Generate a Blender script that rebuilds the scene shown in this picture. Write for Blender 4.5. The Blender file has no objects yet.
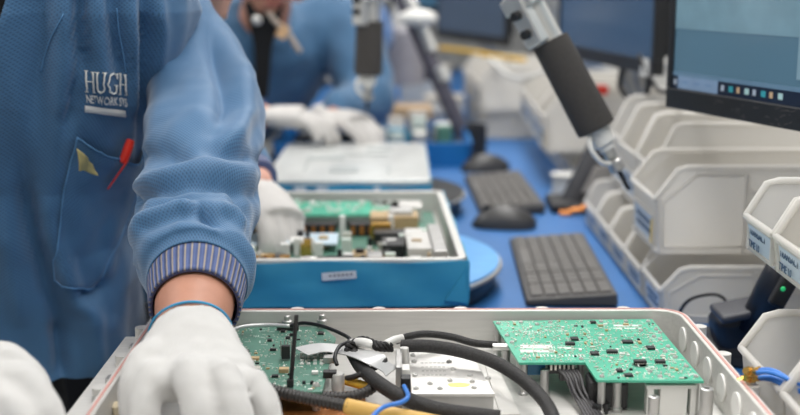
import bpy, bmesh, math, random
from mathutils import Vector, Matrix
from mathutils.bvhtree import BVHTree
from mathutils import noise as mnoise

V = Vector
SC = bpy.context.scene
COL = SC.collection
random.seed(7)

# ------------------------------------------------------------------ camera
F = 1150.0
PITCH = math.atan(232.5 / F)
CZ = 1.34
cam_d = bpy.data.cameras.new('camera')
cam = bpy.data.objects.new('camera', cam_d)
COL.objects.link(cam)
cam_d.sensor_width = 36.0
cam_d.lens = F * 36.0 / 800.0
cam.location = (0, 0, CZ)
cam.rotation_euler = (math.pi / 2 - PITCH, 0, 0)
cam_d.clip_start = 0.05
cam_d.dof.use_dof = True
cam_d.dof.focus_distance = 1.10
cam_d.dof.aperture_fstop = 3.4
cam_d.dof.aperture_blades = 9
SC.camera = cam

# ------------------------------------------------------------------ light
world = bpy.data.worlds.new('world')
SC.world = world
world.use_nodes = True
world.node_tree.nodes['Background'].inputs[0].default_value = (0.93, 0.96, 1.0, 1)
world.node_tree.nodes['Background'].inputs[1].default_value = 0.42


def area(name, loc, rot, sx, sy, power, col=(1, 0.98, 0.96)):
    d = bpy.data.lights.new(name, 'AREA')
    d.shape = 'RECTANGLE'
    d.size, d.size_y = sx, sy
    d.energy = power
    d.color = col
    o = bpy.data.objects.new(name, d)
    COL.objects.link(o)
    o.location = loc
    o.rotation_euler = rot
    return o


LAMPS = [(0.25, 0.3), (0.25, 2.1), (0.25, 3.9), (-1.7, 0.9), (-1.7, 3.0), (2.0, 1.6)]
for lx, ly in LAMPS:
    area('ceiling_lamp', (lx, ly, 2.74), (0, 0, 0), 0.60, 1.25, 22)

SC.view_settings.view_transform = 'Standard'
SC.view_settings.look = 'None'
SC.view_settings.exposure = 0.16
SC.view_settings.gamma = 1.0


# ------------------------------------------------------------------ helpers
def ray(px, py):
    u = (px - 400) / F
    v = (py - 207.5) / F
    return V((u, math.cos(PITCH) - v * math.sin(PITCH), -(math.sin(PITCH) + v * math.cos(PITCH))))


def G(px, py, z):            # a point of the level plane z
    d = ray(px, py)
    t = (z - CZ) / d.z
    return V((d.x * t, d.y * t, z))


def Q(px, py, Y):            # a point of the plane at depth Y
    d = ray(px, py)
    t = Y / d.y
    return V((d.x * t, Y, CZ + d.z * t))


def J(p):
    H = CZ - p.z
    d = p.y * math.cos(PITCH) + H * math.sin(PITCH)
    return (400 + F * p.x / d, 207.5 + F * (H * math.cos(PITCH) - p.y * math.sin(PITCH)) / d)


def lin(c):
    c = c / 255.0
    return c / 12.92 if c <= 0.04045 else ((c + 0.055) / 1.055) ** 2.4


MATS = {}


def mat(name, rgb, rough=0.5, metal=0.0, var=0.08, vs=30.0, bump=0.0, bs=300.0, trans=0.0, emit=0.0, spec=0.5, sheen=0.0, kind=None, rgb2=None, alpha=1.0):
    if name in MATS:
        return MATS[name]
    m = bpy.data.materials.new(name)
    m.use_nodes = True
    nt = m.node_tree
    N, L = nt.nodes, nt.links
    b = N['Principled BSDF']
    c = [lin(x) for x in rgb]
    tc = N.new('ShaderNodeTexCoord')
    nz = N.new('ShaderNodeTexNoise')
    nz.inputs['Scale'].default_value = vs
    nz.inputs['Detail'].default_value = 4
    L.new(tc.outputs['Object'], nz.inputs['Vector'])
    rp = N.new('ShaderNodeValToRGB')
    rp.color_ramp.elements[0].position = 0.3
    rp.color_ramp.elements[1].position = 0.7
    rp.color_ramp.elements[0].color = [max(0, x * (1 - var)) for x in c] + [1]
    rp.color_ramp.elements[1].color = [min(1, x * (1 + var)) for x in c] + [1]
    L.new(nz.outputs['Fac'], rp.inputs['Fac'])
    colout = rp.outputs['Color']
    b.inputs['Roughness'].default_value = rough
    b.inputs['Metallic'].default_value = metal
    b.inputs['Specular IOR Level'].default_value = spec
    if sheen:
        b.inputs['Sheen Weight'].default_value = sheen
        b.inputs['Sheen Roughness'].default_value = 0.5
    hsrc = None
    if kind == 'weave':        # dotted anti-static grid
        mp = N.new('ShaderNodeMapping')
        mp.inputs['Rotation'].default_value = (0, 0, math.pi / 4)
        L.new(tc.outputs['UV'], mp.inputs['Vector'])
        vo = N.new('ShaderNodeTexVoronoi')
        vo.inputs['Scale'].default_value = 340.0
        vo.inputs['Randomness'].default_value = 0.0
        L.new(mp.outputs['Vector'], vo.inputs['Vector'])
        r2 = N.new('ShaderNodeValToRGB')
        r2.color_ramp.elements[0].position = 0.16
        r2.color_ramp.elements[1].position = 0.40
        r2.color_ramp.elements[0].color = (0.66, 0.66, 0.68, 1)
        r2.color_ramp.elements[1].color = (1.08, 1.08, 1.08, 1)
        L.new(vo.outputs['Distance'], r2.inputs['Fac'])
        mx = N.new('ShaderNodeMix')
        mx.data_type = 'RGBA'
        mx.blend_type = 'MULTIPLY'
        mx.inputs[0].default_value = 1.0
        L.new(colout, mx.inputs[6])
        L.new(r2.outputs['Color'], mx.inputs[7])
        colout = mx.outputs[2]
        hsrc = vo.outputs['Distance']
    elif kind == 'stripe':     # ribbed two-tone cuff, along U
        sx = N.new('ShaderNodeSeparateXYZ')
        L.new(tc.outputs['UV'], sx.inputs[0])
        ma = N.new('ShaderNodeMath')
        ma.operation = 'MULTIPLY'
        ma.inputs[1].default_value = 46 * 2 * math.pi
        L.new(sx.outputs[0], ma.inputs[0])
        sn = N.new('ShaderNodeMath')
        sn.operation = 'SINE'
        L.new(ma.outputs[0], sn.inputs[0])
        r2 = N.new('ShaderNodeValToRGB')
        r2.color_ramp.elements[0].position = 0.45
        r2.color_ramp.elements[1].position = 0.75
        r2.color_ramp.elements[0].color = c + [1]
        r2.color_ramp.elements[1].color = [lin(x) for x in rgb2] + [1]
        L.new(sn.outputs[0], r2.inputs['Fac'])
        colout = r2.outputs['Color']
        hsrc = sn.outputs[0]
    elif kind == 'brush':      # brushed or streaked sheet
        mp = N.new('ShaderNodeMapping')
        mp.inputs['Scale'].default_value = (1, 14, 14)
        L.new(tc.outputs['Object'], mp.inputs['Vector'])
        L.new(mp.outputs['Vector'], nz.inputs['Vector'])
    elif kind == 'knit':
        wv = N.new('ShaderNodeTexWave')
        wv.inputs['Scale'].default_value = 210
        wv.inputs['Distortion'].default_value = 1.5
        wv.inputs['Detail'].default_value = 1
        L.new(tc.outputs['Object'], wv.inputs['Vector'])
        hsrc = wv.outputs['Fac']
    if bump:
        bp = N.new('ShaderNodeBump')
        bp.inputs['Strength'].default_value = bump
        bp.inputs['Distance'].default_value = 0.002
        if hsrc is None:
            n2 = N.new('ShaderNodeTexNoise')
            n2.inputs['Scale'].default_value = bs
            n2.inputs['Detail'].default_value = 3
            L.new(tc.outputs['Object'], n2.inputs['Vector'])
            hsrc = n2.outputs['Fac']
        L.new(hsrc, bp.inputs['Height'])
        L.new(bp.outputs['Normal'], b.inputs['Normal'])
    L.new(colout, b.inputs['Base Color'])
    if emit:
        L.new(colout, b.inputs['Emission Color'])
        b.inputs['Emission Strength'].default_value = emit
    if trans:                  # frosted plastic: part of the light passes through
        out = N['Material Output']
        tl = N.new('ShaderNodeBsdfTranslucent')
        L.new(colout, tl.inputs['Color'])
        ms = N.new('ShaderNodeMixShader')
        ms.inputs[0].default_value = trans
        L.new(b.outputs[0], ms.inputs[1])
        L.new(tl.outputs[0], ms.inputs[2])
        last = ms
        if alpha < 1:
            tp = N.new('ShaderNodeBsdfTransparent')
            m2 = N.new('ShaderNodeMixShader')
            m2.inputs[0].default_value = 1 - alpha
            L.new(ms.outputs[0], m2.inputs[1])
            L.new(tp.outputs[0], m2.inputs[2])
            last = m2
        L.new(last.outputs[0], out.inputs['Surface'])
    MATS[name] = m
    return m


ORG = {}


def thing(name, label, cat, loc=(0, 0, 0), group=None):
    o = bpy.data.objects.new(name, None)
    COL.objects.link(o)
    o.empty_display_size = 0.02
    o.location = loc
    o['label'] = label
    o['category'] = cat
    if group:
        o['group'] = group
    ORG[o.name] = V(loc)
    return o


def tag(o, label=None, cat=None, group=None, kind=None):
    if label: o['label'] = label
    if cat: o['category'] = cat
    if group: o['group'] = group
    if kind: o['kind'] = kind
    return o


def dup(root, loc, rotz=0.0, label=None, group=None):
    r = root.copy()
    COL.objects.link(r)
    r.location = loc
    r.rotation_euler = (0, 0, rotz)
    if label: r['label'] = label
    if group: r['group'] = group
    ORG[r.name] = V(loc)
    for ch in list(root.children):
        c = ch.copy()
        COL.objects.link(c)
        c.parent = r
        for g in list(ch.children):
            d = g.copy()
            COL.objects.link(d)
            d.parent = c
    return r


def cr(pts, n=8):            # Catmull-Rom through points
    pts = [V(p) for p in pts]
    P = [pts[0] * 2 - pts[1]] + pts + [pts[-1] * 2 - pts[-2]]
    out = []
    for i in range(1, len(P) - 2):
        for k in range(n):
            t = k / n
            a, b, c, d = P[i - 1], P[i], P[i + 1], P[i + 2]
            out.append(0.5 * ((2 * b) + (c - a) * t + (2 * a - 5 * b + 4 * c - d) * t * t + (3 * b - a - 3 * c + d) * t ** 3))
    out.append(pts[-1])
    return out


def lerp_list(vals, n):
    out = []
    for i in range(len(vals) - 1):
        for k in range(n):
            t = k / n
            t = t * t * (3 - 2 * t)
            out.append(vals[i] * (1 - t) + vals[i + 1] * t)
    out.append(vals[-1])
    return out


class MB:
    def __init__(s):
        s.bm = bmesh.new()

    def _faces(s, vs, faces):
        for f in faces:
            try:
                s.bm.faces.new([vs[i] for i in f])
            except ValueError:
                pass

    def box(s, c, d, rz=0.0, rot=None):
        c = V(c)
        R = rot if rot is not None else Matrix.Rotation(rz, 3, 'Z')
        vs = [s.bm.verts.new(c + R @ V((x * d[0] / 2, y * d[1] / 2, z * d[2] / 2))) for x in (-1, 1) for y in (-1, 1) for z in (-1, 1)]
        s._faces(vs, [(0, 1, 3, 2), (4, 6, 7, 5), (0, 4, 5, 1), (2, 3, 7, 6), (0, 2, 6, 4), (1, 5, 7, 3)])
        return s

    def hexa(s, b4, t4):     # bottom quad, top quad
        vs = [s.bm.verts.new(V(p)) for p in list(b4) + list(t4)]
        s._faces(vs, [(3, 2, 1, 0), (4, 5, 6, 7), (0, 1, 5, 4), (1, 2, 6, 5), (2, 3, 7, 6), (3, 0, 4, 7)])
        return s

    def loft(s, rings, caps=True, closed=True, uv=None):
        R = [[s.bm.verts.new(V(p)) for p in r] for r in rings]
        n = len(R[0])
        lay = s.bm.loops.layers.uv.verify() if uv else None
        for i in range(len(R) - 1):
            for k in range(n if closed else n - 1):
                k2 = (k + 1) % n
                try:
                    f = s.bm.faces.new((R[i][k], R[i][k2], R[i + 1][k2], R[i + 1][k]))
                except ValueError:
                    continue
                if uv:
                    us = [(i, k), (i, k + 1), (i + 1, k + 1), (i + 1, k)]
                    for lp, (a, b) in zip(f.loops, us):
                        lp[lay].uv = uv(a, b)
        if caps and closed:
            for r, rev in ((R[0], True), (R[-1], False)):
                try:
                    s.bm.faces.new(r[::-1] if rev else r)
                except ValueError:
                    pass
        s.R = R
        return s

    def tube(s, pts, r, seg=10, flat=1.0, up=None, caps=True, uv=None):
        pts = [V(p) for p in pts]
        n = len(pts)
        rs = r if isinstance(r, (list, tuple)) else [r] * n
        T = []
        for i in range(n):
            a = pts[max(0, i - 1)]
            b = pts[min(n - 1, i + 1)]
            T.append((b - a).normalized())
        u = V(up) if up is not None else (V((0, 0, 1)) if abs(T[0].z) < 0.9 else V((1, 0, 0)))
        rings = []
        for i in range(n):
            if up is not None:
                u = V(up)
            u = (u - T[i] * u.dot(T[i])).normalized()
            w = T[i].cross(u)
            rr = rs[i]
            ring = []
            for k in range(seg):
                a = 2 * math.pi * k / seg
                ring.append(pts[i] + w * (math.cos(a) * rr) + u * (math.sin(a) * rr * flat))
            rings.append(ring)
        return s.loft(rings, caps, True, uv)

    def cyl(s, p0, p1, r, r1=None, seg=16):
        s.tube([p0, p1], [r, r if r1 is None else r1], seg)
        return s

    def lathe(s, base, prof, seg=32, axis=V((0, 0, 1))):
        base = V(base)
        axis = V(axis).normalized()
        u = axis.orthogonal().normalized()
        w = axis.cross(u)
        s.loft([[base + axis * z + u * (math.cos(2 * math.pi * k / seg) * r) + w * (math.sin(2 * math.pi * k / seg) * r) for k in range(seg)] for r, z in prof])
        return s

    def prism(s, poly, o, ex, ey, ez, d):   # polygon in ex,ey at o, thickness d along ez
        o, ex, ey, ez = V(o), V(ex), V(ey), V(ez)
        a = [o + ex * x + ey * y for x, y in poly]
        b = [p + ez * d for p in a]
        s.loft([a, b])
        return s

    def ell(s, c, r, rot=None, seg=20, rings=12):
        c = V(c)
        R = rot if rot is not None else Matrix.Identity(3)
        rr = []
        for i in range(rings + 1):
            ph = math.pi * (i + 0.02) / (rings + 0.04) - math.pi / 2
            rr.append([c + R @ V((r[0] * math.cos(ph) * math.cos(2 * math.pi * k / seg), r[1] * math.cos(ph) * math.sin(2 * math.pi * k / seg), r[2] * math.sin(ph))) for k in range(seg)])
        s.loft(rr)
        return s

    def build(s, name, m, parent=None, smooth=True, ang=40, bevel=0.0, bseg=2, recalc=True):
        if recalc:
            bmesh.ops.recalc_face_normals(s.bm, faces=s.bm.faces)
        me = bpy.data.meshes.new(name)
        off = ORG[parent.name] if parent is not None else V((0, 0, 0))
        if parent is None:
            # origin at the base centre
            cs = [v.co for v in s.bm.verts]
            off = V(((min(c.x for c in cs) + max(c.x for c in cs)) / 2, (min(c.y for c in cs) + max(c.y for c in cs)) / 2, min(c.z for c in cs)))
        for v in s.bm.verts:
            v.co -= off
        s.bm.to_mesh(me)
        s.bm.free()
        me.materials.append(m)
        if smooth:
            for p in me.polygons:
                p.use_smooth = True
            if ang < 180:
                me.set_sharp_from_angle(angle=math.radians(ang))
        o = bpy.data.objects.new(name, me)
        COL.objects.link(o)
        if parent is not None:
            o.parent = parent
            ORG[o.name] = off
        else:
            o.location = off
            ORG[o.name] = off
        if bevel:
            bv = o.modifiers.new('edge', 'BEVEL')
            bv.width = bevel
            bv.segments = bseg
            bv.limit_method = 'ANGLE'
            bv.angle_limit = math.radians(35)
        return o


def organic(name, mb, m, parent, voxel=0.006, it=6, fac=0.5, post=None):
    """closed overlapping shells fused into one continuous surface"""
    bmesh.ops.recalc_face_normals(mb.bm, faces=mb.bm.faces)
    me = bpy.data.meshes.new('t')
    mb.bm.to_mesh(me)
    mb.bm.free()
    o = bpy.data.objects.new('t', me)
    COL.objects.link(o)
    rm = o.modifiers.new('r', 'REMESH')
    rm.mode = 'VOXEL'
    rm.voxel_size = voxel
    sm = o.modifiers.new('s', 'SMOOTH')
    sm.factor = fac
    sm.iterations = it
    dg = bpy.context.evaluated_depsgraph_get()
    dg.update()
    m2 = bpy.data.meshes.new_from_object(o.evaluated_get(dg))
    bpy.data.objects.remove(o)
    b = MB()
    b.bm.from_mesh(m2)
    bpy.data.meshes.remove(m2)
    bpy.data.meshes.remove(me)
    if post:
        b.bm.normal_update()
        post(b.bm)
    return b.build(name, m, parent, ang=180, recalc=False)


def rrect(x0, x1, y0, y1, r, n=6):
    out = []
    for cx, cy, a0 in ((x1 - r, y1 - r, 0), (x0 + r, y1 - r, 90), (x0 + r, y0 + r, 180), (x1 - r, y0 + r, 270)):
        for k in range(n + 1):
            a = math.radians(a0 + 90 * k / n)
            out.append((cx + r * math.cos(a), cy + r * math.sin(a)))
    return out


def at2(pts, z, c=None, rz=0.0):
    R = Matrix.Rotation(rz, 3, 'Z')
    c = V((0, 0, 0)) if c is None else V(c)
    return [c + R @ V((x, y, z)) for x, y in pts]


def text_mesh(txt, size, align='LEFT', extr=0.0, bold=0.0):
    cu = bpy.data.curves.new('t', 'FONT')
    cu.body = txt
    cu.size = size
    cu.align_x = align
    cu.extrude = extr
    cu.resolution_u = 3
    cu.offset = bold
    o = bpy.data.objects.new('t', cu)
    COL.objects.link(o)
    dg = bpy.context.evaluated_depsgraph_get()
    dg.update()
    me = bpy.data.meshes.new_from_object(o.evaluated_get(dg))
    bpy.data.objects.remove(o)
    bpy.data.curves.remove(cu)
    return me


def place_text(name, txt, size, o, ex, ey, m, parent, align='LEFT', extr=0.0002):
    me = text_mesh(txt, size, align, extr)
    ex, ey = V(ex).normalized(), V(ey).normalized()
    ez = ex.cross(ey)
    b = MB()
    b.bm.from_mesh(me)
    bpy.data.meshes.remove(me)
    for v in b.bm.verts:
        v.co = V(o) + ex * v.co.x + ey * v.co.y + ez * v.co.z
    return b.build(name, m, parent, smooth=False, recalc=False)
# ------------------------------------------------------------------ materials
M_wall = mat('painted_wall', (205, 205, 202), 0.8, var=0.03, bump=0.05)
M_floor = mat('vinyl_floor', (150, 152, 152), 0.5, var=0.06, vs=8)
M_ceil = mat('ceiling_tile', (225, 225, 222), 0.9, var=0.03)
M_mat = mat('blue_bench_mat', (46, 106, 168), 0.5, var=0.05, vs=12, bump=0.05, bs=700)
M_alu = mat('brushed_aluminium', (212, 210, 206), 0.42, metal=0.25, var=0.06, vs=25, kind='brush')
M_alud = mat('milled_aluminium', (188, 187, 185), 0.38, metal=0.7, var=0.08, vs=60)
M_steel = mat('polished_steel', (222, 221, 218), 0.28, metal=0.6, var=0.05)
M_gask = mat('pink_gasket', (202, 150, 142), 0.6)
M_pcb = mat('green_solder_mask', (80, 176, 146), 0.35, var=0.12, vs=55)
M_pcbd = mat('dark_green_solder_mask', (82, 128, 112), 0.38, var=0.14, vs=60)
M_edge = mat('board_edge', (170, 160, 110), 0.6)
M_silk = mat('white_silkscreen', (214, 226, 218), 0.6, var=0.05)
M_chip = mat('black_epoxy', (38, 38, 40), 0.45)
M_solder = mat('solder_tin', (222, 219, 210), 0.3, metal=0.4)
M_gold = mat('gold_plating', (214, 170, 90), 0.25, metal=0.9)
M_tan = mat('tan_ceramic', (186, 160, 120), 0.5)
M_black = mat('black_plastic', (32, 32, 34), 0.42, var=0.12)
M_sleeve = mat('braided_sleeve', (40, 39, 39), 0.55, var=0.5, vs=500, bump=0.6, bs=900)
M_loom = mat('corrugated_loom', (46, 44, 43), 0.45, var=0.1)
M_yel = mat('yellow_insulation', (224, 180, 62), 0.45)
M_tanc = mat('tan_insulation', (214, 172, 92), 0.5)
M_blue = mat('blue_insulation', (52, 120, 205), 0.4)
M_cop = mat('copper_sheet', (190, 120, 62), 0.35, metal=0.6)
M_white = mat('white_plastic', (228, 227, 223), 0.45, var=0.03)
M_ribbon = mat('silver_ribbon', (205, 206, 206), 0.35, metal=0.3)
M_bin = mat('frosted_bin_plastic', (240, 238, 234), 0.42, var=0.03, vs=6, trans=0.55, spec=0.4, alpha=0.88)
M_label = mat('label_paper', (203, 214, 226), 0.6, var=0.03)
M_ink = mat('label_ink', (64, 92, 124), 0.7)
M_ylab = mat('yellow_label', (226, 190, 50), 0.6)
M_bez = mat('monitor_bezel', (30, 32, 36), 0.4, var=0.1)
M_film = mat('blue_film', (58, 150, 186), 0.42, var=0.06, vs=14, bump=0.1, bs=30)
M_tape = mat('white_tape', (222, 224, 226), 0.6)
M_foam = mat('dark_foam_grip', (66, 63, 61), 0.85, var=0.1, vs=300, bump=0.3, bs=900)
M_glove = mat('white_knit_glove', (202, 201, 199), 0.9, var=0.03, vs=60, bump=0.35, kind='knit', sheen=0.3)
M_gloveg = mat('grey_knit_glove', (200, 197, 194), 0.9, var=0.04, vs=60, sheen=0.2)
M_trim = mat('blue_glove_trim', (56, 150, 196), 0.8)
M_smock = mat('blue_smock_cloth', (61, 107, 148), 0.62, var=0.05, vs=9, bump=0.25, kind='weave', sheen=0.35)
M_smockb = mat('blue_smock_cloth_plain', (60, 104, 142), 0.7, var=0.10, vs=25, sheen=0.3)
M_seam = mat('blue_thread', (96, 146, 192), 0.8)
M_cuff = mat('ribbed_cuff', (86, 102, 148), 0.85, kind='stripe', rgb2=(154, 146, 142), bump=0.6)
M_skin = mat('skin', (186, 134, 112), 0.5, var=0.07, vs=50, bump=0.12, bs=220)
M_skinp = mat('pale_skin', (216, 165, 148), 0.5, var=0.06, vs=40)
M_hair = mat('black_hair', (24, 21, 20), 0.6, bump=0.4)
M_shirt = mat('black_shirt', (20, 21, 24), 0.85)
M_trous = mat('navy_trousers', (24, 28, 38), 0.85)
M_eye = mat('eye_white', (235, 232, 228), 0.3)
M_red = mat('red_plastic', (226, 58, 44), 0.35)
M_pink = mat('lip', (176, 104, 96), 0.5)
M_panel = mat('grey_panel_steel', (206, 206, 203), 0.55, var=0.03)

# ------------------------------------------------------------------ room
def st(name, c, d, m):
    o = MB().box(c, d).build(name, m, smooth=False)
    o['kind'] = 'structure'
    return o


X0, X1, Y0, Y1, ZC = -3.2, 3.0, -1.6, 8.0, 2.8
st('floor', ((X0 + X1) / 2, (Y0 + Y1) / 2, -0.05), (X1 - X0, Y1 - Y0, 0.1), M_floor)
st('ceiling', ((X0 + X1) / 2, (Y0 + Y1) / 2, ZC + 0.05), (X1 - X0, Y1 - Y0, 0.1), M_ceil)
st('wall_back', ((X0 + X1) / 2, Y1 + 0.05, ZC / 2), (X1 - X0 + 0.2, 0.1, ZC), M_wall)
st('wall_front', ((X0 + X1) / 2, Y0 - 0.05, ZC / 2), (X1 - X0 + 0.2, 0.1, ZC), M_wall)
st('wall_left', (X0 - 0.05, (Y0 + Y1) / 2, ZC / 2), (0.1, Y1 - Y0, ZC), M_wall)
st('wall_right', (X1 + 0.05, (Y0 + Y1) / 2, ZC / 2), (0.1, Y1 - Y0, ZC), M_wall)
st('baseboard_back', ((X0 + X1) / 2, Y1 - 0.008, 0.05), (X1 - X0, 0.016, 0.1), M_panel)
M_lamp = mat('lit_diffuser', (255, 250, 240), 0.5, emit=1.5)
for i, (lx, ly) in enumerate(LAMPS):
    t = thing('ceiling_light', 'white square-edged ceiling light panel, ' + ['over the near end of the bench', 'over the middle of the bench', 'over the far end of the bench', 'behind the nearest worker', 'behind the far workers', 'beyond the bin panel'][i], 'ceiling light', (lx, ly, 2.75), 'ceiling light panels')
    MB().box((lx, ly, 2.775), (0.68, 1.33, 0.05)).build('frame', M_white, t, smooth=False)
    MB().box((lx, ly, 2.748), (0.62, 1.27, 0.004)).build('diffuser', M_lamp, t, smooth=False)

# ------------------------------------------------------------------ bench
BX0, BX1, BY0, BY1, TZ = -0.33, 0.64, 0.30, 5.6, 0.90
t = thing('workbench', 'long assembly workbench with a bright blue anti-static mat', 'workbench', ((BX0 + BX1) / 2, 2.9, 0))
MB().box(((BX0 + BX1) / 2, (BY0 + BY1) / 2, TZ - 0.022), (BX1 - BX0, BY1 - BY0, 0.036)).build('worktop', M_white, t, smooth=False, bevel=0.003)
MB().box(((BX0 + BX1) / 2 - 0.005, (BY0 + BY1) / 2, TZ - 0.002), (BX1 - BX0 - 0.03, BY1 - BY0 - 0.01, 0.004)).build('bench_mat', M_mat, t, smooth=False)
for x in (BX0 + 0.05, BX1 - 0.05):
    for y in (BY0 + 0.1, 2.1, 3.9, BY1 - 0.1):
        MB().box((x, y, (TZ - 0.04) / 2), (0.05, 0.05, TZ - 0.04)).build('leg', M_panel, t, smooth=False, bevel=0.004)
# back panel on which the bins hang
PX = 0.655
t = thing('louvred_bin_panel', 'pale grey louvred steel panel standing along the back of the bench', 'bin panel', (PX, 2.9, 0))
MB().box((PX + 0.012, 2.9, 1.15), (0.02, 5.2, 0.75)).build('sheet', M_panel, t, smooth=False)
b = MB()
for k in range(9):
    z = 0.96 + k * 0.075
    b.hexa([(PX + 0.002, 0.35, z), (PX + 0.002, 5.45, z), (PX - 0.006, 5.45, z + 0.02), (PX - 0.006, 0.35, z + 0.02)],
           [(PX + 0.002, 0.35, z + 0.008), (PX + 0.002, 5.45, z + 0.008), (PX - 0.003, 5.45, z + 0.022), (PX - 0.003, 0.35, z + 0.022)])
b.build('louvres', M_panel, t, smooth=False)
for y in (0.4, 2.1, 3.8, 5.4):
    MB().box((PX + 0.045, y, 0.78), (0.045, 0.05, 1.56)).build('post', M_panel, t, smooth=False)


# ------------------------------------------------------------------ equipment chassis
def chassis(t, c, rz, w, d, zb, zt, zf, wall=0.008, r=0.03, boss=True, gasket=True, pads=True):
    c = V((c[0], c[1], 0))
    b = MB()
    ro = rrect(-w / 2, w / 2, -d / 2, d / 2, r)
    ri = rrect(-w / 2 + wall, w / 2 - wall, -d / 2 + wall, d / 2 - wall, r - wall)
    b.loft([at2(ro, zb, c, rz), at2(ro, zt, c, rz), at2(ri, zt, c, rz), at2(ri, zf, c, rz)])
    b.build('shell', M_alu, t, bevel=0.001)
    if gasket:
        rg = rrect(-w / 2 + wall * 0.35, w / 2 - wall * 0.35, -d / 2 + wall * 0.35, d / 2 - wall * 0.35, r - wall * .35)
        rh = rrect(-w / 2 + wall * 0.62, w / 2 - wall * 0.62, -d / 2 + wall * 0.62, d / 2 - wall * 0.62, r - wall * .62)
        b = MB()
        b.loft([at2(rg, zt - 0.001, c, rz), at2(rg, zt + 0.0007, c, rz), at2(rh, zt + 0.0007, c, rz), at2(rh, zt - 0.001, c, rz)], caps=False)
        b.build('gasket', M_gask, t)
    R = Matrix.Rotation(rz, 3, 'Z')
    if boss:
        n = 6
        for k in range(n):
            p = c + R @ V((-w / 2 + 0.06 + (w - 0.12) * k / (n - 1), d / 2 + 0.003, 0))
            MB().cyl((p.x, p.y, zt - 0.035), (p.x, p.y, zt - 0.0012), 0.007, seg=20).build('screw_boss', M_alu, t)
        for k in range(5):
            p = c + R @ V((w / 2 + 0.003, d / 2 - 0.06 - (d - 0.12) * k / 4, 0))
            MB().cyl((p.x, p.y, zt - 0.035), (p.x, p.y, zt - 0.0012), 0.007, seg=20).build('screw_boss', M_alu, t)
            p = c + R @ V((-w / 2 - 0.003, d / 2 - 0.06 - (d - 0.12) * k / 4, 0))
            MB().cyl((p.x, p.y, zt - 0.035), (p.x, p.y, zt - 0.0012), 0.007, seg=20).build('screw_boss', M_alu, t)
    if pads:
        for k in range(8):
            p = c + R @ V((w / 2 - wall, d / 2 - 0.045 - k * 0.046, 0))
            q = c + R @ V((w / 2 - wall - 0.0022, d / 2 - 0.045 - k * 0.046, 0))
            zc = (zt + zf) / 2 + 0.001
            MB().cyl((p.x, p.y, zc), (q.x, q.y, zc), 0.0125, seg=24).build('wall_pad', M_white, t, bevel=0.0006)


def turntable(loc, r, label, h=0.04, dark=False):
    t = thing('turntable', label, 'turntable', (loc[0], loc[1], TZ), 'turntables under the equipment boxes')
    x, y = loc
    MB().lathe((x, y, TZ), [(r - 0.03, 0), (r - 0.012, 0.004), (r - 0.008, h - 0.014), (r - 0.004, h - 0.011)], 64).build('base', M_black, t)
    MB().lathe((x, y, TZ), [(r - 0.004, h - 0.011), (r, h - 0.0085), (r, h - 0.004), (r - 0.003, h - 0.0035)], 64).build('rim', M_alud, t)
    MB().lathe((x, y, TZ), [(r - 0.004, h - 0.0035), (r - 0.004, h - 0.0002), (r - 0.006, h)], 64).build('top_disc', M_black if dark else mat('blue_disc', (96, 164, 222), 0.5), t)
    return t


turntable((0.03, 0.93), 0.20, 'turntable carrying the nearest open equipment box')
turntable((-0.085, 1.62), 0.232, 'round turntable with a light blue top under the blue-wrapped box')
turntable((-0.075, 2.15), 0.200, 'dark turntable beneath the film-covered box behind', dark=True)

CW = 0.546
t = CH = thing('equipment_chassis', 'open brushed aluminium chassis with pink gasket rim, full of boards and cables', 'equipment box', (0.03, 0.925, 0.94))
chassis(t, (0.0225, 0.925), 0.008, CW, 0.455, 0.94, 1.0, 0.958)


MB().box((-.2610, .985, .984), (.024, .22, .008)).build('side_flange', M_alu, t, smooth=False, bevel=.001)
for k in range(4):
    MB().box((-.2560, .92 + k * .045, .9895), (.006, .012, .006)).build('latch_tab', M_alud, t, smooth=False, bevel=.0006)


# ------------------------------------------------------------------ circuit boards
def board(t, outline, z, m, thick=0.0022):
    b = MB()
    b.prism(outline, (0, 0, z - thick), (1, 0, 0), (0, 1, 0), (0, 0, 1), thick)
    return b.build('board', m, t, smooth=False)


def inside(pt, poly, mg=0.0):
    x, y = pt
    c = False
    n = len(poly)
    for i in range(n):
        x1, y1 = poly[i]
        x2, y2 = poly[(i + 1) % n]
        if (y1 > y) != (y2 > y) and x < (x2 - x1) * (y - y1) / (y2 - y1) + x1:
            c = not c
    if c and mg:
        for i in range(n):
            a, b_ = V(poly[i]), V(poly[(i + 1) % n])
            ab = b_ - a
            tt = max(0, min(1, (V(pt) - a).dot(ab) / ab.length_squared))
            if (V(pt) - a - ab * tt).length < mg:
                return False
    return c


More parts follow.
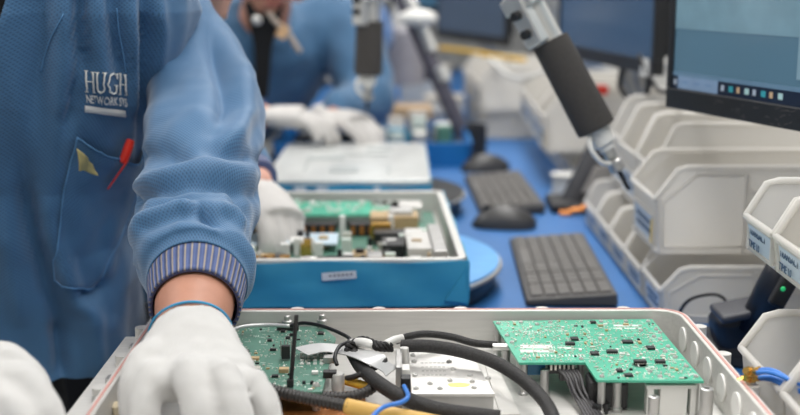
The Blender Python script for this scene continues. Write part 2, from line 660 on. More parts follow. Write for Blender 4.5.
def scatter(t, poly, z, nchip, ncap, nsold, nsilk, seed, scale=1.0, avoid=()):
    rnd = random.Random(seed)
    xs = [p[0] for p in poly]
    ys = [p[1] for p in poly]
    used = list(avoid)

    def spot(r):
        for _ in range(60):
            p = (rnd.uniform(min(xs), max(xs)), rnd.uniform(min(ys), max(ys)))
            if inside(p, poly, r + 0.002) and all((p[0] - q[0]) ** 2 + (p[1] - q[1]) ** 2 > (r + q[2]) ** 2 for q in used):
                used.append((p[0], p[1], r))
                return p
        return None
    for k in range(nchip):
        w = rnd.choice((0.006, 0.008, 0.011)) * scale
        p = spot(w * 0.75)
        if not p: continue
        d = w * rnd.choice((0.7, 1.0, 1.0))
        c = MB().box((p[0], p[1], z + 0.0012), (w, d, 0.0022)).build('chip', M_chip, t, smooth=False, bevel=0.0002)
        b = MB()
        n = 5
        for i in range(n):
            yy = p[1] - d / 2 + d * (i + 0.5) / n
            for sg in (-1, 1):
                b.box((p[0] + sg * (w / 2 + 0.0006), yy, z + 0.0005), (0.0014, d / n * 0.45, 0.0008))
        b.build('pins', M_solder, c, smooth=False)
    for k in range(ncap):
        s = rnd.uniform(0.0016, 0.0032) * scale
        p = spot(s)
        if not p: continue
        m = rnd.choice((M_tan, M_solder, M_solder, M_chip, M_solder, M_white, M_white))
        MB().box((p[0], p[1], z + s * 0.3), (s * rnd.choice((1, 1.9)), s, s * 0.7), rz=rnd.choice((0, math.pi / 2))).build('capacitor', m, t, smooth=False)
    if nsold:
        b = MB()
        for k in range(nsold):
            s = rnd.uniform(0.0006, 0.0015) * scale
            p = spot(s)
            if p: b.box((p[0], p[1], z + s * 0.4), (s * 1.8, s, s * 0.8), rz=rnd.choice((0, 1.57)))
        o = b.build('solder_joints', M_solder, t, smooth=False)
        o['kind'] = 'stuff'
    if nsilk:
        b = MB()
        for k in range(nsilk):
            for _ in range(20):
                p = (rnd.uniform(min(xs), max(xs)), rnd.uniform(min(ys), max(ys)))
                l = rnd.uniform(0.002, 0.009) * scale
                if inside(p, poly, l * 0.6): break
            else:
                continue
            b.box((p[0], p[1], z + 0.00012), (l, 0.0009 * scale, 0.0002), rz=rnd.choice((0, 0, 1.57)))
        b.build('silkscreen', M_silk, t, smooth=False)


def screw(t, p, r=0.0028, h=0.002):
    b = MB()
    b.lathe(p, [(r, 0), (r, h * 0.5), (r * 0.75, h), (r * 0.4, h), (r * 0.35, h * 0.5)], 14)
    return b.build('screw', M_steel, t)


def standoff(t, x, y, z0, z1, r=0.0035):
    return MB().lathe((x, y, z0), [(r * 1.25, 0), (r * 1.25, 0.002), (r, 0.003), (r, z1 - z0)], 12).build('standoff', M_alud, t)


FZ = 0.958
# right-hand bright green board
z = 0.992
pr = [(p.x, p.y) for p in (G(493, 321, z), G(652, 319, z), G(704, 381, z), G(597, 380, z), G(585, 362.5, z), G(519, 362.5, z))]
t = thing('circuit_board', 'bright green L-shaped circuit board raised on standoffs at the right of the chassis', 'circuit board', (0.19, 1.05, FZ))
board(t, pr, z, M_pcb)
corner = [G(498, 324, z), G(648, 322, z), G(696, 377, z), G(602, 377, z), G(581, 359.5, z), G(524, 359.5, z), G(521, 323, z), G(550, 323, z), G(537, 325, z), G(601, 322, z), G(626, 322, z), G(507, 336, z), G(675, 358, z), G(686, 367, z), G(660, 333, z), G(650, 372, z), G(660, 377, z)]
ext = [G(656, 330, z), G(654, 337, z), G(660, 340, z), G(668, 347, z), G(641, 331, z), G(665, 352, z), G(512, 343, z)]
for p in corner + ext:
    screw(t, (p.x, p.y, z), 0.0024)
for p in corner[:6] + [corner[8], corner[11]]:
    standoff(t, p.x, p.y, FZ, z - 0.0022)
# longer silk-screen blocks and slots
b = MB()
for (x0, y0, x1, y1) in ((520, 345, 553, 348.5), (520, 350, 556, 352.5), (557, 347.5, 573, 348.5), (613, 325, 642, 326.5), (613, 328, 642, 328.8)):
    a, c2 = G(x0, y0, z), G(x1, y1, z)
    b.box(((a.x + c2.x) / 2, (a.y + c2.y) / 2, z + 0.0001), (abs(c2.x - a.x), abs(c2.y - a.y) + 0.0005, 0.0003))
for k in range(16):
    p = G(530 + k * 3.6, 356 - 0.2 * (k % 3), z)
    b.box((p.x, p.y, z + 0.0001), (0.0013, 0.006, 0.0003))
b.build('silkscreen', M_silk, t, smooth=False)
p0 = G(640, 365, z)
MB().lathe((p0.x, p0.y, z), [(0.0075, 0), (0.0075, 0.0004), (0.006, 0.0004), (0.006, 0)], 24).build('test_ring', mat('dull_ring', (78, 120, 104), 0.4), t)
av = [(p.x, p.y, 0.004) for p in corner + ext] + [(p0.x, p0.y, 0.009)]
for (px, py, w, d) in ((640, 363, .011, .006), (660, 363, .009, .006), (612, 353, .010, .006), (570, 345, .009, .006)):
    p = G(px, py, z)
    c = MB().box((p.x, p.y, z + 0.0014), (w, d, 0.0026)).build('chip', M_chip, t, smooth=False)
    av.append((p.x, p.y, w * .7))
    b = MB()
    for i in range(6):
        xx = p.x - w / 2 + w * (i + .5) / 6
        for sg in (-1, 1):
            b.box((xx, p.y + sg * (d / 2 + 0.0006), z + 0.0004), (w / 14, 0.0014, 0.0008))
    b.build('pins', M_solder, c, smooth=False)
scatter(t, pr, z, 7, 98, 700, 240, 3, 0.92, av)
# parts under the board
a = G(535, 366, 0.983)
MB().box((a.x, a.y + 0.004, 0.982), (0.019, 0.014, 0.014)).build('terminal_block', mat('teal_connector', (40, 110, 150), 0.4), t, smooth=False, bevel=0.001)
a = G(561, 366, 0.985)
MB().box((a.x, a.y, 0.984), (0.024, 0.010, 0.010)).build('socket', M_chip, t, smooth=False, bevel=0.0008)
b = MB()
for i in range(6):
    b.box((a.x - 0.010 + i * 0.004, a.y - 0.006, 0.986), (0.0018, 0.004, 0.005))
b.build('socket_pins', M_solder, t, smooth=False)
# shielding bracket below the near right corner
a0, a1 = G(646, 386, 0.985), G(697, 386, 0.985)
b = MB()
b.box(((a0.x + a1.x) / 2, a0.y + 0.004, 0.9845), (a1.x - a0.x, 0.012, 0.004))
b.box((a0.x + 0.004, a0.y + 0.004, (FZ + 0.984) / 2), (0.006, 0.012, 0.984 - FZ))
b.box((a1.x - 0.003, a0.y + 0.004, (FZ + 0.984) / 2), (0.005, 0.012, 0.984 - FZ))
b.box(((a0.x + a1.x) / 2 + 0.002, a0.y + 0.003, (FZ + 0.984) / 2), (0.024, 0.010, 0.984 - FZ))
b.build('shield_bracket', M_white, t, smooth=False, bevel=0.0008)
a = G(615, 392, 0.978)
MB().box((a.x - 0.004, a.y + 0.02, 0.972), (0.035, 0.03, 0.026)).build('inductor', M_chip, t, smooth=False, bevel=0.003)

# tall machined posts on the chassis floor
for (px, py, h, r) in ((654, 396, 0.026, 0.0048), (707, 388, 0.030, 0.006), (521, 351, 0.030, 0.0042), (545, 369, 0.026, 0.0042), (617, 381, 0.028, 0.0045)):
    p = G(px, py, FZ + h)
    MB().lathe((p.x, p.y, FZ), [(r * 1.3, 0), (r * 1.3, 0.003), (r, 0.004), (r, h - 0.0006), (r - 0.0008, h), (r * .45, h), (r * .42, h - 0.006)], 18).build('threaded_post', M_alud, CH)
for (px, py) in ((597, 407), (605, 405)):
    p = G(px, py, FZ + 0.008)
    MB().lathe((p.x, p.y, FZ), [(0.003, 0), (0.003, 0.006), (0.0042, 0.006), (0.0042, 0.010)], 12).build('floor_screw', M_chip, CH)

# left-hand darker green board
z = 0.984
pl = [(p.x, p.y) for p in (G(222, 328, z), G(322, 326, z), G(336, 338, z), G(322, 392, z), G(208, 392, z))]
t = thing('circuit_board', 'darker green circuit board at the left of the chassis by the gloved hand', 'circuit board', (-0.12, 1.05, FZ))
board(t, pl, z, M_pcbd)
for (px, py) in ((287, 325), (322, 327), (236, 331), (316, 386), (222, 386)):
    p = G(px, py, z)
    standoff(t, p.x, p.y, FZ, z - 0.0022, 0.004)
    screw(t, (p.x, p.y, z), 0.0034, 0.003)
for (px, py) in ((287, 318), (322, 317)):
    p = G(px, py, z + 0.012)
    MB().lathe((p.x, p.y, z), [(0.0032, -0.026), (0.0032, 0.005), (0.0052, 0.006), (0.0052, 0.009), (0.003, 0.010), (0.003, 0.014), (0.0018, 0.0145)], 14).build('hex_post', M_alud, t)
a = G(288, 330, z)
MB().box((a.x, a.y, z + 0.0035), (0.022, 0.006, 0.007)).build('header', M_chip, t, smooth=False, bevel=0.0006)
a = G(286, 360, z)
c = MB().box((a.x, a.y, z + 0.008), (0.008, 0.005, 0.013)).build('relay', M_chip, t, smooth=False, bevel=0.0008)
b = MB()
for i in range(4):
    b.box((a.x - 0.005 + i * 0.0033, a.y + 0.004, z + 0.010), (0.0009, 0.0015, 0.016))
b.build('heatsink_fins', M_alud, t, smooth=False)
b = MB()
for i in range(5):
    for jx in (0, 1, 2, 3):
        p = G(302 + jx * 6.5, 351 + i * 3.4, z)
        b.box((p.x, p.y, z + 0.0008), (0.0034, 0.002, 0.0016))
b.build('resistor_array', M_white, t, smooth=False)
for (px, py, w, d, h, m) in ((255, 360, .008, .006, .003, M_tan), (257, 370, .006, .007, .003, M_solder), (284, 372, .009, .007, .004, M_tan), (247, 352, .005, .004, .002, M_chip), (329, 362, .010, .010, .006, M_alud), (330, 377, .012, .008, .006, M_chip), (330, 351, .010, .006, .005, M_chip), (315, 374, .006, .005, .003, M_white), (304, 384, .003, .003, .003, M_chip), (312, 384, .003, .003, .003, M_chip)):
    p = G(px, py, z)
    MB().box((p.x, p.y, z + h / 2), (w, d, h)).build('component', m, t, smooth=False, bevel=0.0005)
scatter(t, pl, z, 8, 70, 260, 110, 11, 0.75, [(G(287, 360, z).x, G(287, 360, z).y, .01)])

# rod-like black cable tie standing in front of the board
a, b2 = G(291, 385, z), Q(297, 316, 1.02)
a = V((a.x, a.y - 0.005, z))
b2 = Q(296.5, 315, a.y + 0.004)
tie = thing('cable_tie', 'stiff black cable tie standing upright on the left board', 'cable tie', (a.x, a.y, z))
MB().tube([a, a.lerp(b2, .5), b2], 0.0019, 8).build('strap', M_black, tie)
MB().box((a.x, a.y, z + 0.004), (0.006, 0.006, 0.007)).build('tie_head', M_black, tie, smooth=False, bevel=0.001)

# bright metal module in the middle
zt = 0.984
q = [G(409, 352, zt), G(470, 352, zt), G(494, 393, zt), G(412, 393, zt)]
q = [V((q[3].x, q[3].y, 0)), V((q[2].x, q[2].y, 0)), V((q[1].x, q[1].y, 0)), V((q[0].x, q[0].y, 0))]
t = thing('metal_module', 'bright silver lidded module with small screws in the middle of the chassis', 'module', (0.045, 1.0, FZ))
MB().hexa([p + V((0, 0, FZ)) for p in q], [p + V((0, 0, zt - 0.003)) for p in q]).build('housing', M_alud, t, smooth=False, bevel=0.0008)
cq = sum(q, V()) / 4
q2 = [cq + (p - cq) * 1.02 for p in q]
MB().hexa([p + V((0, 0, zt - 0.003)) for p in q2], [p + V((0, 0, zt)) for p in q2]).build('lid', mat('plated_lid', (226, 224, 220), 0.33, metal=0.6, var=0.05), t, smooth=False, bevel=0.0006)
for (px, py) in ((413, 356), (414, 362), (415, 376), (449, 362), (453, 370), (430, 384), (470, 376), (472, 382), (474, 388), (416, 389), (488, 379), (440, 389), (463, 356), (450, 381)):
    p = G(px, py, zt)
    screw(t, (p.x, p.y, zt), 0.0026, 0.0022)
p = G(459, 385, zt)
MB().lathe((0, 0, 0), [(0.0075, 0), (0.0075, 0.0004)], 16).build('t', M_ylab) if False else None
b = MB()
b.prism([(0.010 * math.cos(a_ * .42) * (1 + .1 * math.sin(a_ * 2.2)), 0.0055 * math.sin(a_ * .42)) for a_ in range(15)], (p.x, p.y, zt), (1, 0, 0), (0, 1, 0), (0, 0, 1), 0.0004)
b.build('yellow_sticker', mat('pale_yellow_sticker', (236, 214, 132), 0.6), t, smooth=False)
b = MB()
for r_ in range(4):
    for k in range(6):
        p = G(422 + k * 4.2 + r_ * .6, 363 + r_ * 4, zt)
        b.box((p.x, p.y, zt + 0.0001), (0.0026, 0.0010, 0.0003))
b.build('etched_marking', mat('etched_grey', (168, 166, 162), 0.5, metal=0.4), t, smooth=False)
# side connector block with black plug and post
t = thing('connector_bracket', 'small aluminium bracket with a black plug beside the silver module', 'bracket', (0.0, 1.0, FZ))
a = Q(399, 365, 1.0)
MB().box((a.x, 1.0, FZ + 0.020), (0.006, 0.05, 0.040)).build('upright', M_alud, t, smooth=False, bevel=0.0008)
MB().box((a.x + 0.006, 0.965, FZ + 0.026), (0.009, 0.012, 0.018)).build('plug', M_chip, t, smooth=False, bevel=0.001)
MB().cyl((a.x + 0.005, 1.02, FZ), (a.x + 0.005, 1.02, FZ + 0.043), 0.0042).build('post', M_steel, t)
MB().box((a.x + 0.006, 0.99, FZ + 0.028), (0.007, 0.016, 0.014)).build('pin_block', M_white, t, smooth=False, bevel=0.0006)
# copper sheet at the near left of the floor
a, c2 = G(280, 397, FZ + 0.004), G(352, 420, FZ + 0.004)
o = MB().box(((a.x + c2.x) / 2, (a.y + c2.y) / 2 - 0.01, FZ + 0.002), (c2.x - a.x + 0.02, a.y - c2.y + 0.05, 0.004)).build('copper_plate', M_cop, smooth=False, bevel=0.0006)
tag(o, 'copper-coloured plate lying on the chassis floor under the black hoses', 'plate')
# machined cylinder between board and module
p = G(338, 373, FZ + 0.03)
o = MB().lathe((p.x, p.y, FZ), [(0.006, 0), (0.006, 0.029), (0.0052, 0.030), (0.002, 0.030)], 20).build('metal_spacer', M_steel)
tag(o, 'short bright metal cylinder standing beside the yellow tube', 'spacer')
# pale lead strip on the floor between module and board
q = [G(484, 362, FZ + .001), G(498, 368, FZ + .001), G(520, 415, FZ + .001), G(500, 415, FZ + .001)]
b = MB()
b.hexa([V((p.x, p.y, FZ)) for p in q], [V((p.x, p.y, FZ + 0.002)) for p in q])
o = b.build('pale_strip', mat('frosted_strip', (222, 219, 214), 0.4), smooth=False)
tag(o, 'pale flat strip on the chassis floor right of the silver module', 'strip')


# ------------------------------------------------------------------ cables in the chassis
def cable(name, label, pts, r, m, cat='cable', seg=12, n=10, group=None):
    P = cr(pts, n)
    b = MB()
    b.tube(P, r, seg)
    o = b.build(name, m, ang=180)
    tag(o, label, cat, group)
    return o


def C(px, py, h):
    return G(px, py, FZ + h)


def hose(name, label, pts, r, m, pitch=0.0035):
    P = cr(pts, 40)
    L = sum((P[i + 1] - P[i]).length for i in range(len(P) - 1))
    n = max(20, int(L / pitch * 4))
    # resample evenly
    acc = [0]
    for i in range(len(P) - 1): acc.append(acc[-1] + (P[i + 1] - P[i]).length)
    out = []
    i = 0
    for k in range(n + 1):
        s = L * k / n
        while i < len(P) - 2 and acc[i + 1] < s: i += 1
        f = (s - acc[i]) / max(1e-9, acc[i + 1] - acc[i])
        out.append(P[i].lerp(P[i + 1], f))
    rs = [r * (1.0 if (k % 4) in (0, 1) else 0.84) for k in range(n + 1)]
    b = MB()
    b.tube(out, rs, 14)
    o = b.build(name, m, ang=60)
    tag(o, label, 'cable hose')
    return o


hose('corrugated_hose', 'thick black corrugated hose lowest in front of the left board', [C(225, 376, .030), C(262, 388, .032), C(300, 397, .030), C(351, 407, .026)], 0.0058, M_loom)
hose('corrugated_hose', 'black corrugated hose curving behind the lowest hose to the module', [C(262, 386, .022), C(300, 394, .020), C(345, 397, .020), C(366, 392, .022), C(376, 384, .026)], 0.0050, M_loom)
cable('tan_cable', 'thick tan cable emerging from the corrugated hose', [C(346, 406, .026), C(375, 412, .024), C(420, 420, .020), C(460, 428, .018)], 0.0068, M_tanc)
cable('yellow_tube', 'short yellow tube beside the metal cylinder', [C(344, 380, .020), C(358, 384, .019), C(374, 389, .017)], 0.0042, M_yel)
cable('black_cable', 'thick black braided cable arching over the silver module', [C(402, 346, .040), C(425, 346, .042), C(455, 350, .040), C(492, 361, .036), C(522, 379, .030), C(545, 402, .022), C(556, 425, .018)], 0.0062, M_sleeve)
cable('black_cable', 'black cable running along the rear wall toward the bright green board', [C(396, 341, .034), C(410, 336, .040), C(428, 334, .040), C(452, 337, .036), C(474, 343, .032), C(497, 345, .030)], 0.0036, M_sleeve)
cable('black_cable', 'thick black braided cable sweeping under the ribbon to the front', [C(352, 352, .028), C(362, 368, .030), C(380, 384, .030), C(404, 398, .026), C(440, 410, .022), C(500, 418, .018)], 0.0066, M_sleeve)
cable('black_cable', 'slim black cable hooked from the rear post down to the left board', [C(290, 326, .036), C(305, 323, .040), C(328, 328, .042), C(350, 339, .038), C(340, 346, .038), C(335, 356, .034), C(337, 365, .028)], 0.0019, M_black, seg=8)
cable('grey_cable', 'pale grey cable along the rear wall above the left board', [C(222, 338, .034), C(238, 328, .036), C(262, 325, .036), C(290, 326, .036)], 0.0020, M_ribbon, seg=8)
cable('blue_cable', 'thin blue cable looping from the front to the connector bracket', [C(366, 424, .030), C(382, 408, .034), C(402, 402, .036), C(408, 396, .036), C(404, 386, .034)], 0.0020, M_blue, seg=8)
cable('black_cable', 'slim black cable looped beside the twisted wire bundle', [C(340, 380, .018), C(356, 376, .028), C(374, 368, .034), C(385, 360, .036), C(372, 356, .036), C(362, 362, .032)], 0.0026, M_sleeve, seg=8)
# twisted wire bundle
b = MB()
P = cr([C(346, 348, .036), C(362, 341, .038), C(378, 346, .040), C(392, 347, .036)], 16)
for s_ in range(4):
    b.tube([p + V((0, math.cos(i * .35 + s_ * 1.57), math.sin(i * .35 + s_ * 1.57))) * 0.0032 for i, p in enumerate(P)], 0.0020, 8)
o = b.build('wire_bundle', M_sleeve, ang=180)
tag(o, 'twisted bundle of dark wires between the ribbon and the rear wall', 'wires')
cable('white_sleeve', 'short white tube sleeving at the left end of the twisted wires', [C(352, 343, .036), C(362, 342, .040), C(374, 345, .040)], 0.0042, M_white)
cable('white_sleeve', 'short white tube sleeving at the right end of the twisted wires', [C(386, 344, .040), C(394, 340, .040), C(402, 338, .038)], 0.0038, M_white)
# silver ribbon cable
P = cr([C(301, 352, .034), C(322, 348, .034), C(347, 351, .032), C(372, 358, .040), C(392, 372, .030)], 10)
b = MB()
rings = []
for i, p in enumerate(P):
    tdir = (P[min(i + 1, len(P) - 1)] - P[max(i - 1, 0)]).normalized()
    wv = V((-tdir.y, tdir.x, 0)).normalized() * 0.013
    rings.append([p + wv, p - wv, p - wv + V((0, 0, .0008)), p + wv + V((0, 0, .0008))])
b.loft(rings)
o = b.build('ribbon_cable', M_ribbon, ang=30)
tag(o, 'flat silver ribbon cable draped from the left board to the bracket', 'ribbon cable')
# dark wire bunch under the right board
t = thing('wire_bunch', 'bunch of dark grey wires dropping from the socket under the green board', 'wires', (0.15, .98, FZ))
for i in range(6):
    o_ = (i - 2.5) * 0.0028
    a = G(566, 366, 0.985)
    e = C(590 + i * 3.4, 424, .004)
    P = cr([V((a.x + o_ * 1.2, a.y - 0.006, 0.984)), V((a.x + 0.004 + o_, a.y - 0.018, 0.981)), C(572 + i * 2.6, 392, .012 + .002 * (i % 2)), C(580 + i * 3, 406, .007), e], 8)
    MB().tube(P, 0.0015, 8).build('wire', mat('grey_wire', (72, 70, 72), .5), t, ang=180)
a = C(569, 375, .020)
MB().box((a.x, a.y, a.z), (0.018, 0.008, 0.010)).build('heatshrink', mat('grey_wire', (72, 70, 72)), t, smooth=False, bevel=0.002)
# plug end at the green board's left edge
a = C(499, 347, .030)
o = MB().cyl(a + V((-.006, 0, 0)), a + V((.010, 0, 0)), 0.0034).build('cable_plug', M_steel)
tag(o, 'bright metal plug at the left edge of the bright green board', 'plug')
# beige plugs by the left wall
for i, (px, py) in enumerate(((112, 401), (119, 396), (118, 408))):
    a = G(px, py, FZ + 0.022)
    o = MB().box((a.x, a.y, FZ + 0.013), (0.011, 0.014, 0.026), rz=.4 * i - .3).build('cable_connector', mat('cream_nylon', (222, 208, 178), .5), smooth=False, bevel=0.0015)
    tag(o, ['left cream connector', 'rear cream connector', 'front cream connector'][i] + ' of the three by the left chassis wall', 'connector', 'cream connectors by the left chassis wall')
# ------------------------------------------------------------------ blue-wrapped box behind
def film(t, c, rz, w, d, z0, z1, fold=None):
    c = V((c[0], c[1], 0))
    rnd = random.Random(5)
    R = Matrix.Rotation(rz, 3, 'Z')
    n = 24
    path = []
    for (xa, ya, xb, yb) in ((-w / 2, d / 2, -w / 2, -d / 2), (-w / 2, -d / 2, w / 2, -d / 2), (w / 2, -d / 2, w / 2, d / 2), (w / 2, d / 2, -w / 2, d / 2)):
        for k in range(n):
            path.append((xa + (xb - xa) * k / n, ya + (yb - ya) * k / n))
    m = len(path)
    rings = []
    for j in range(9):
        f = j / 8
        ring = []
        for k, (x, y) in enumerate(path):
            wob = 0.0012 * math.sin(k * .9 + j * .6) + 0.0012 * mnoise.noise(V((k * .3, j * .4, 1)))
            s = 1 + (wob + 0.0016) / (w / 2)
            zz = z0 + (z1 - z0) * f + (0.0015 * math.sin(k * .55) if j == 8 else 0)
            ring.append(c + R @ V((x * s, y * s, 0)) + V((0, 0, zz)))
        rings.append(ring)
    inner = []
    for k, (x, y) in enumerate(path):
        inner.append(c + R @ V((x * .9985, y * .9985, 0)) + V((0, 0, rings[-1][k].z)))
    rings.append(inner)
    inner2 = [V((p.x, p.y, z0)) for p in inner]
    rings.append(inner2)
    b = MB()
    R_ = b.loft(rings, caps=False).R
    for k in range(m):
        try:
            b.bm.faces.new((R_[-1][k], R_[-1][(k + 1) % m], R_[0][(k + 1) % m], R_[0][k]))
        except ValueError:
            pass
    return b.build('protective_film', M_film, t, ang=50)


RZ2 = 0.030
B2 = (-0.112, 1.588)
BW2, BD2 = 0.375, 0.455
t = BX = thing('wrapped_equipment_box', 'open equipment box wrapped in bright blue film, full of gold and green components', 'equipment box', (B2[0], B2[1], 0.94))
chassis(t, B2, RZ2, BW2, BD2, 0.94, 1.0, 0.965, wall=0.010, r=0.014, boss=False, gasket=False, pads=False)
film(t, B2, RZ2, BW2 + .002, BD2 + .002, 0.9405, 0.997)
a = V((B2[0] + 0.049, B2[1] - BD2 / 2 - 0.0052, 0))
p = Q(339, 276, a.y)
MB().box((p.x, a.y + .0016, p.z), (0.042, 0.0010, 0.0095), rot=Matrix.Rotation(-0.07, 3, 'Y') @ Matrix.Rotation(RZ2, 3, 'Z')).build('paper_label', M_tape, t, smooth=False)
b = MB()
for k in range(7):
    q = Q(326 + k * 4.2, 276.5 - k * .35, a.y)
    b.box((q.x, a.y + .0010, q.z), (0.0034, 0.0006, 0.0026), rz=RZ2)
b.build('label_print', mat('label_grey_ink', (140, 142, 148), .7), t, smooth=False)
# folded film corner
xr, yr = B2[0] + BW2 / 2 * math.cos(RZ2) + BD2 / 2 * math.sin(RZ2), B2[1] - BD2 / 2 + BW2 / 2 * math.sin(RZ2)
b = MB()
b.hexa([(xr - .028, yr - .0062, .948), (xr + .002, yr - .008, .945), (xr + .002, yr - .004, .945), (xr - .028, yr - .003, .948)],
       [(xr - .004, yr - .0066, .984), (xr + .003, yr - .009, .998), (xr + .003, yr - .004, .998), (xr - .004, yr - .003, .984)])
b.build('film_fold', M_film, t, smooth=False, bevel=.001)
# components inside, in the box's own axes
R2 = Matrix.Rotation(RZ2, 3, 'Z')


def L2(x, y, z):
    return V((B2[0], B2[1], 0)) + R2 @ V((x, y, 0)) + V((0, 0, z))


def cb(name, x, y, z0, w, d, h, m, bev=0.0):
    p = L2(x, y, z0 + h / 2)
    return MB().box(p, (w, d, h), rz=RZ2).build(name, m, BX, smooth=False, bevel=bev)


cb('board', 0, 0.02, 0.966, 0.34, 0.38, 0.003, M_pcbd)
cb('rear_board', -0.02, 0.125, 0.990, 0.27, 0.10, 0.003, M_pcb)
rnd = random.Random(21)
for k in range(64):
    x, y = -0.02 + rnd.uniform(-.125, .125), 0.125 + rnd.uniform(-.043, .043)
    s = rnd.uniform(.003, .009)
    cb('component', x, y, 0.993, s, s * rnd.uniform(.5, 1), rnd.uniform(.002, .006), rnd.choice((M_white, M_silk, M_solder, M_silk, M_white)), 0)
for k in range(3):
    cb('copper_coil', -0.075 + k * .07, 0.045, 0.969, 0.050, 0.020, 0.018, M_chip, .001)
    for j in range(4):
        cb('coil_pin', -0.095 + k * .07 + j * .013, 0.033, 0.972, 0.006, 0.003, 0.012, M_cop, 0)
for k in range(4):
    cb('divider_post', -0.11 + k * .07, 0.03, 0.969, 0.008, 0.010, 0.032, M_white, .001)
cb('cover_plate', -0.04, -0.030, 0.978, 0.13, 0.065, 0.004, mat('pale_blue_cover', (196, 214, 226), .4), .002)
cb('cover_notch', -0.03, -0.06, 0.982, 0.02, 0.03, 0.006, M_white, .002)
for k in range(7):
    p = L2(-0.155 + k * .0195, -0.185 + .006 * (k % 2), 0.969)
    MB().lathe(p, [(.0085, 0), (.0085, .012), (.0060, .013), (.0060, .022), (.0070, .022), (.0070, .026), (.003, .026)], 14).build('gold_connector', M_gold, BX)
for k in range(8):
    p = L2(0.035 + k * .012, -0.195, 0.969)
    MB().lathe(p, [(.005, 0), (.005, .014), (.0035, .015), (.0035, .024)], 12).build('gold_connector', M_gold, BX)
for (x, y, w, d, h, m) in ((-.055, -.15, .03, .024, .018, M_chip), (-.01, -.15, .022, .02, .014, M_white), (.03, -.155, .035, .022, .016, M_chip), (.075, -.15, .02, .03, .02, M_alud), (.105, .06, .07, .045, .028, M_tan), (.115, .06, .035, .03, .036, M_steel), (.10, -.01, .05, .03, .018, M_chip), (.085, .012, .03, .012, .025, M_gold), (.14, -.08, .045, .12, .024, M_alu), (.158, -.10, .018, .16, .030, M_alud), (.10, -.08, .03, .05, .020, M_chip), (.11, .155, .08, .05, .024, M_alu), (-.13, -.05, .04, .05, .02, M_alud), (-.12, -.12, .03, .04, .016, M_solder), (.06, -.11, .03, .03, .012, M_tan)):
    cb('component', x, y, 0.969, w, d, h, m, .0015)
for k in range(58):
    x, y = rnd.uniform(-.12, .15), rnd.uniform(-.19, -.02)
    s = rnd.uniform(.005, .014)
    cb('component', x, y, 0.969, s, s * rnd.uniform(.6, 1), rnd.uniform(.012, .026), rnd.choice((M_white, M_white, M_chip, M_solder, M_tan, M_silk, M_gold)), 0)
p = L2(-.008, -.185, .969)
MB().lathe(p, [(.010, 0), (.010, .018), (.0095, .022), (.006, .024)], 20).build('capacitor_can', M_steel, BX)

# ------------------------------------------------------------------ film-covered box
B3 = (-0.090, 2.138)
t = BT = thing('covered_equipment_box', 'closed equipment box under cloudy film with white tape on its blue front', 'equipment box', (B3[0], B3[1], 0.94))
BW3, BD3 = 0.282, 0.445
b = MB()
b.loft([at2(rrect(-BW3 / 2, BW3 / 2, -BD3 / 2, BD3 / 2, .012), .94, B3 + (0,)), at2(rrect(-BW3 / 2, BW3 / 2, -BD3 / 2, BD3 / 2, .012), .996, B3 + (0,))])
b.build('case', M_alu, t, bevel=.001)
film(t, B3, 0.0, BW3 + .003, BD3 + .003, .9405, .992)
b = MB()
b.loft([at2(rrect(-BW3 / 2, BW3 / 2, -BD3 / 2, BD3 / 2, .012), .9962, B3 + (0,)), at2(rrect(-BW3 / 2 - .001, BW3 / 2 + .001, -BD3 / 2 - .001, BD3 / 2 + .001, .012), .998, B3 + (0,)), at2(rrect(-BW3 / 2 + .006, BW3 / 2 - .006, -BD3 / 2 + .006, BD3 / 2 - .006, .010), 1.0, B3 + (0,))])
b.build('cloudy_lid', mat('cloudy_film', (204, 206, 204), 0.3, var=.14, vs=16), t)
for k, (x, y, w, d) in enumerate(((-.04, .06, .06, .10), (.05, .10, .07, .05), (.06, -.03, .05, .12), (-.05, -.08, .08, .06))):
    MB().prism([(w * .5 * math.cos(a_ * .35) * (1 + .25 * math.sin(a_ * 1.7 + k)), d * .5 * math.sin(a_ * .35)) for a_ in range(18)], (B3[0] + x, B3[1] + y, 1.0), (1, 0, 0), (0, 1, 0), (0, 0, 1), .0012).build('film_crease', mat('film_crease', (186, 192, 190), .25), t, ang=30) if False else None
for px in (300, 322, 377):
    p = Q(px, 183, B3[1] - BD3 / 2 - .005)
    MB().box((p.x, B3[1] - BD3 / 2 - .0052, .972), (.019 if px < 350 else .010, .0012, .036)).build('tape', M_tape, t, smooth=False)
for (x, y, w, d) in ((-.06, .12, .05, .004), (.02, .05, .09, .004), (.07, -.12, .004, .08), (-.08, -.06, .004, .13), (-.01, -.12, .05, .05), (.05, .13, .05, .03), (-.05, .02, .07, .05)):
    MB().box((B3[0] + x, B3[1] + y, 1.0012), (w, d, .0024)).build('raised_rib', mat('rib_grey', (182, 187, 186), .35), t, smooth=False, bevel=.001)

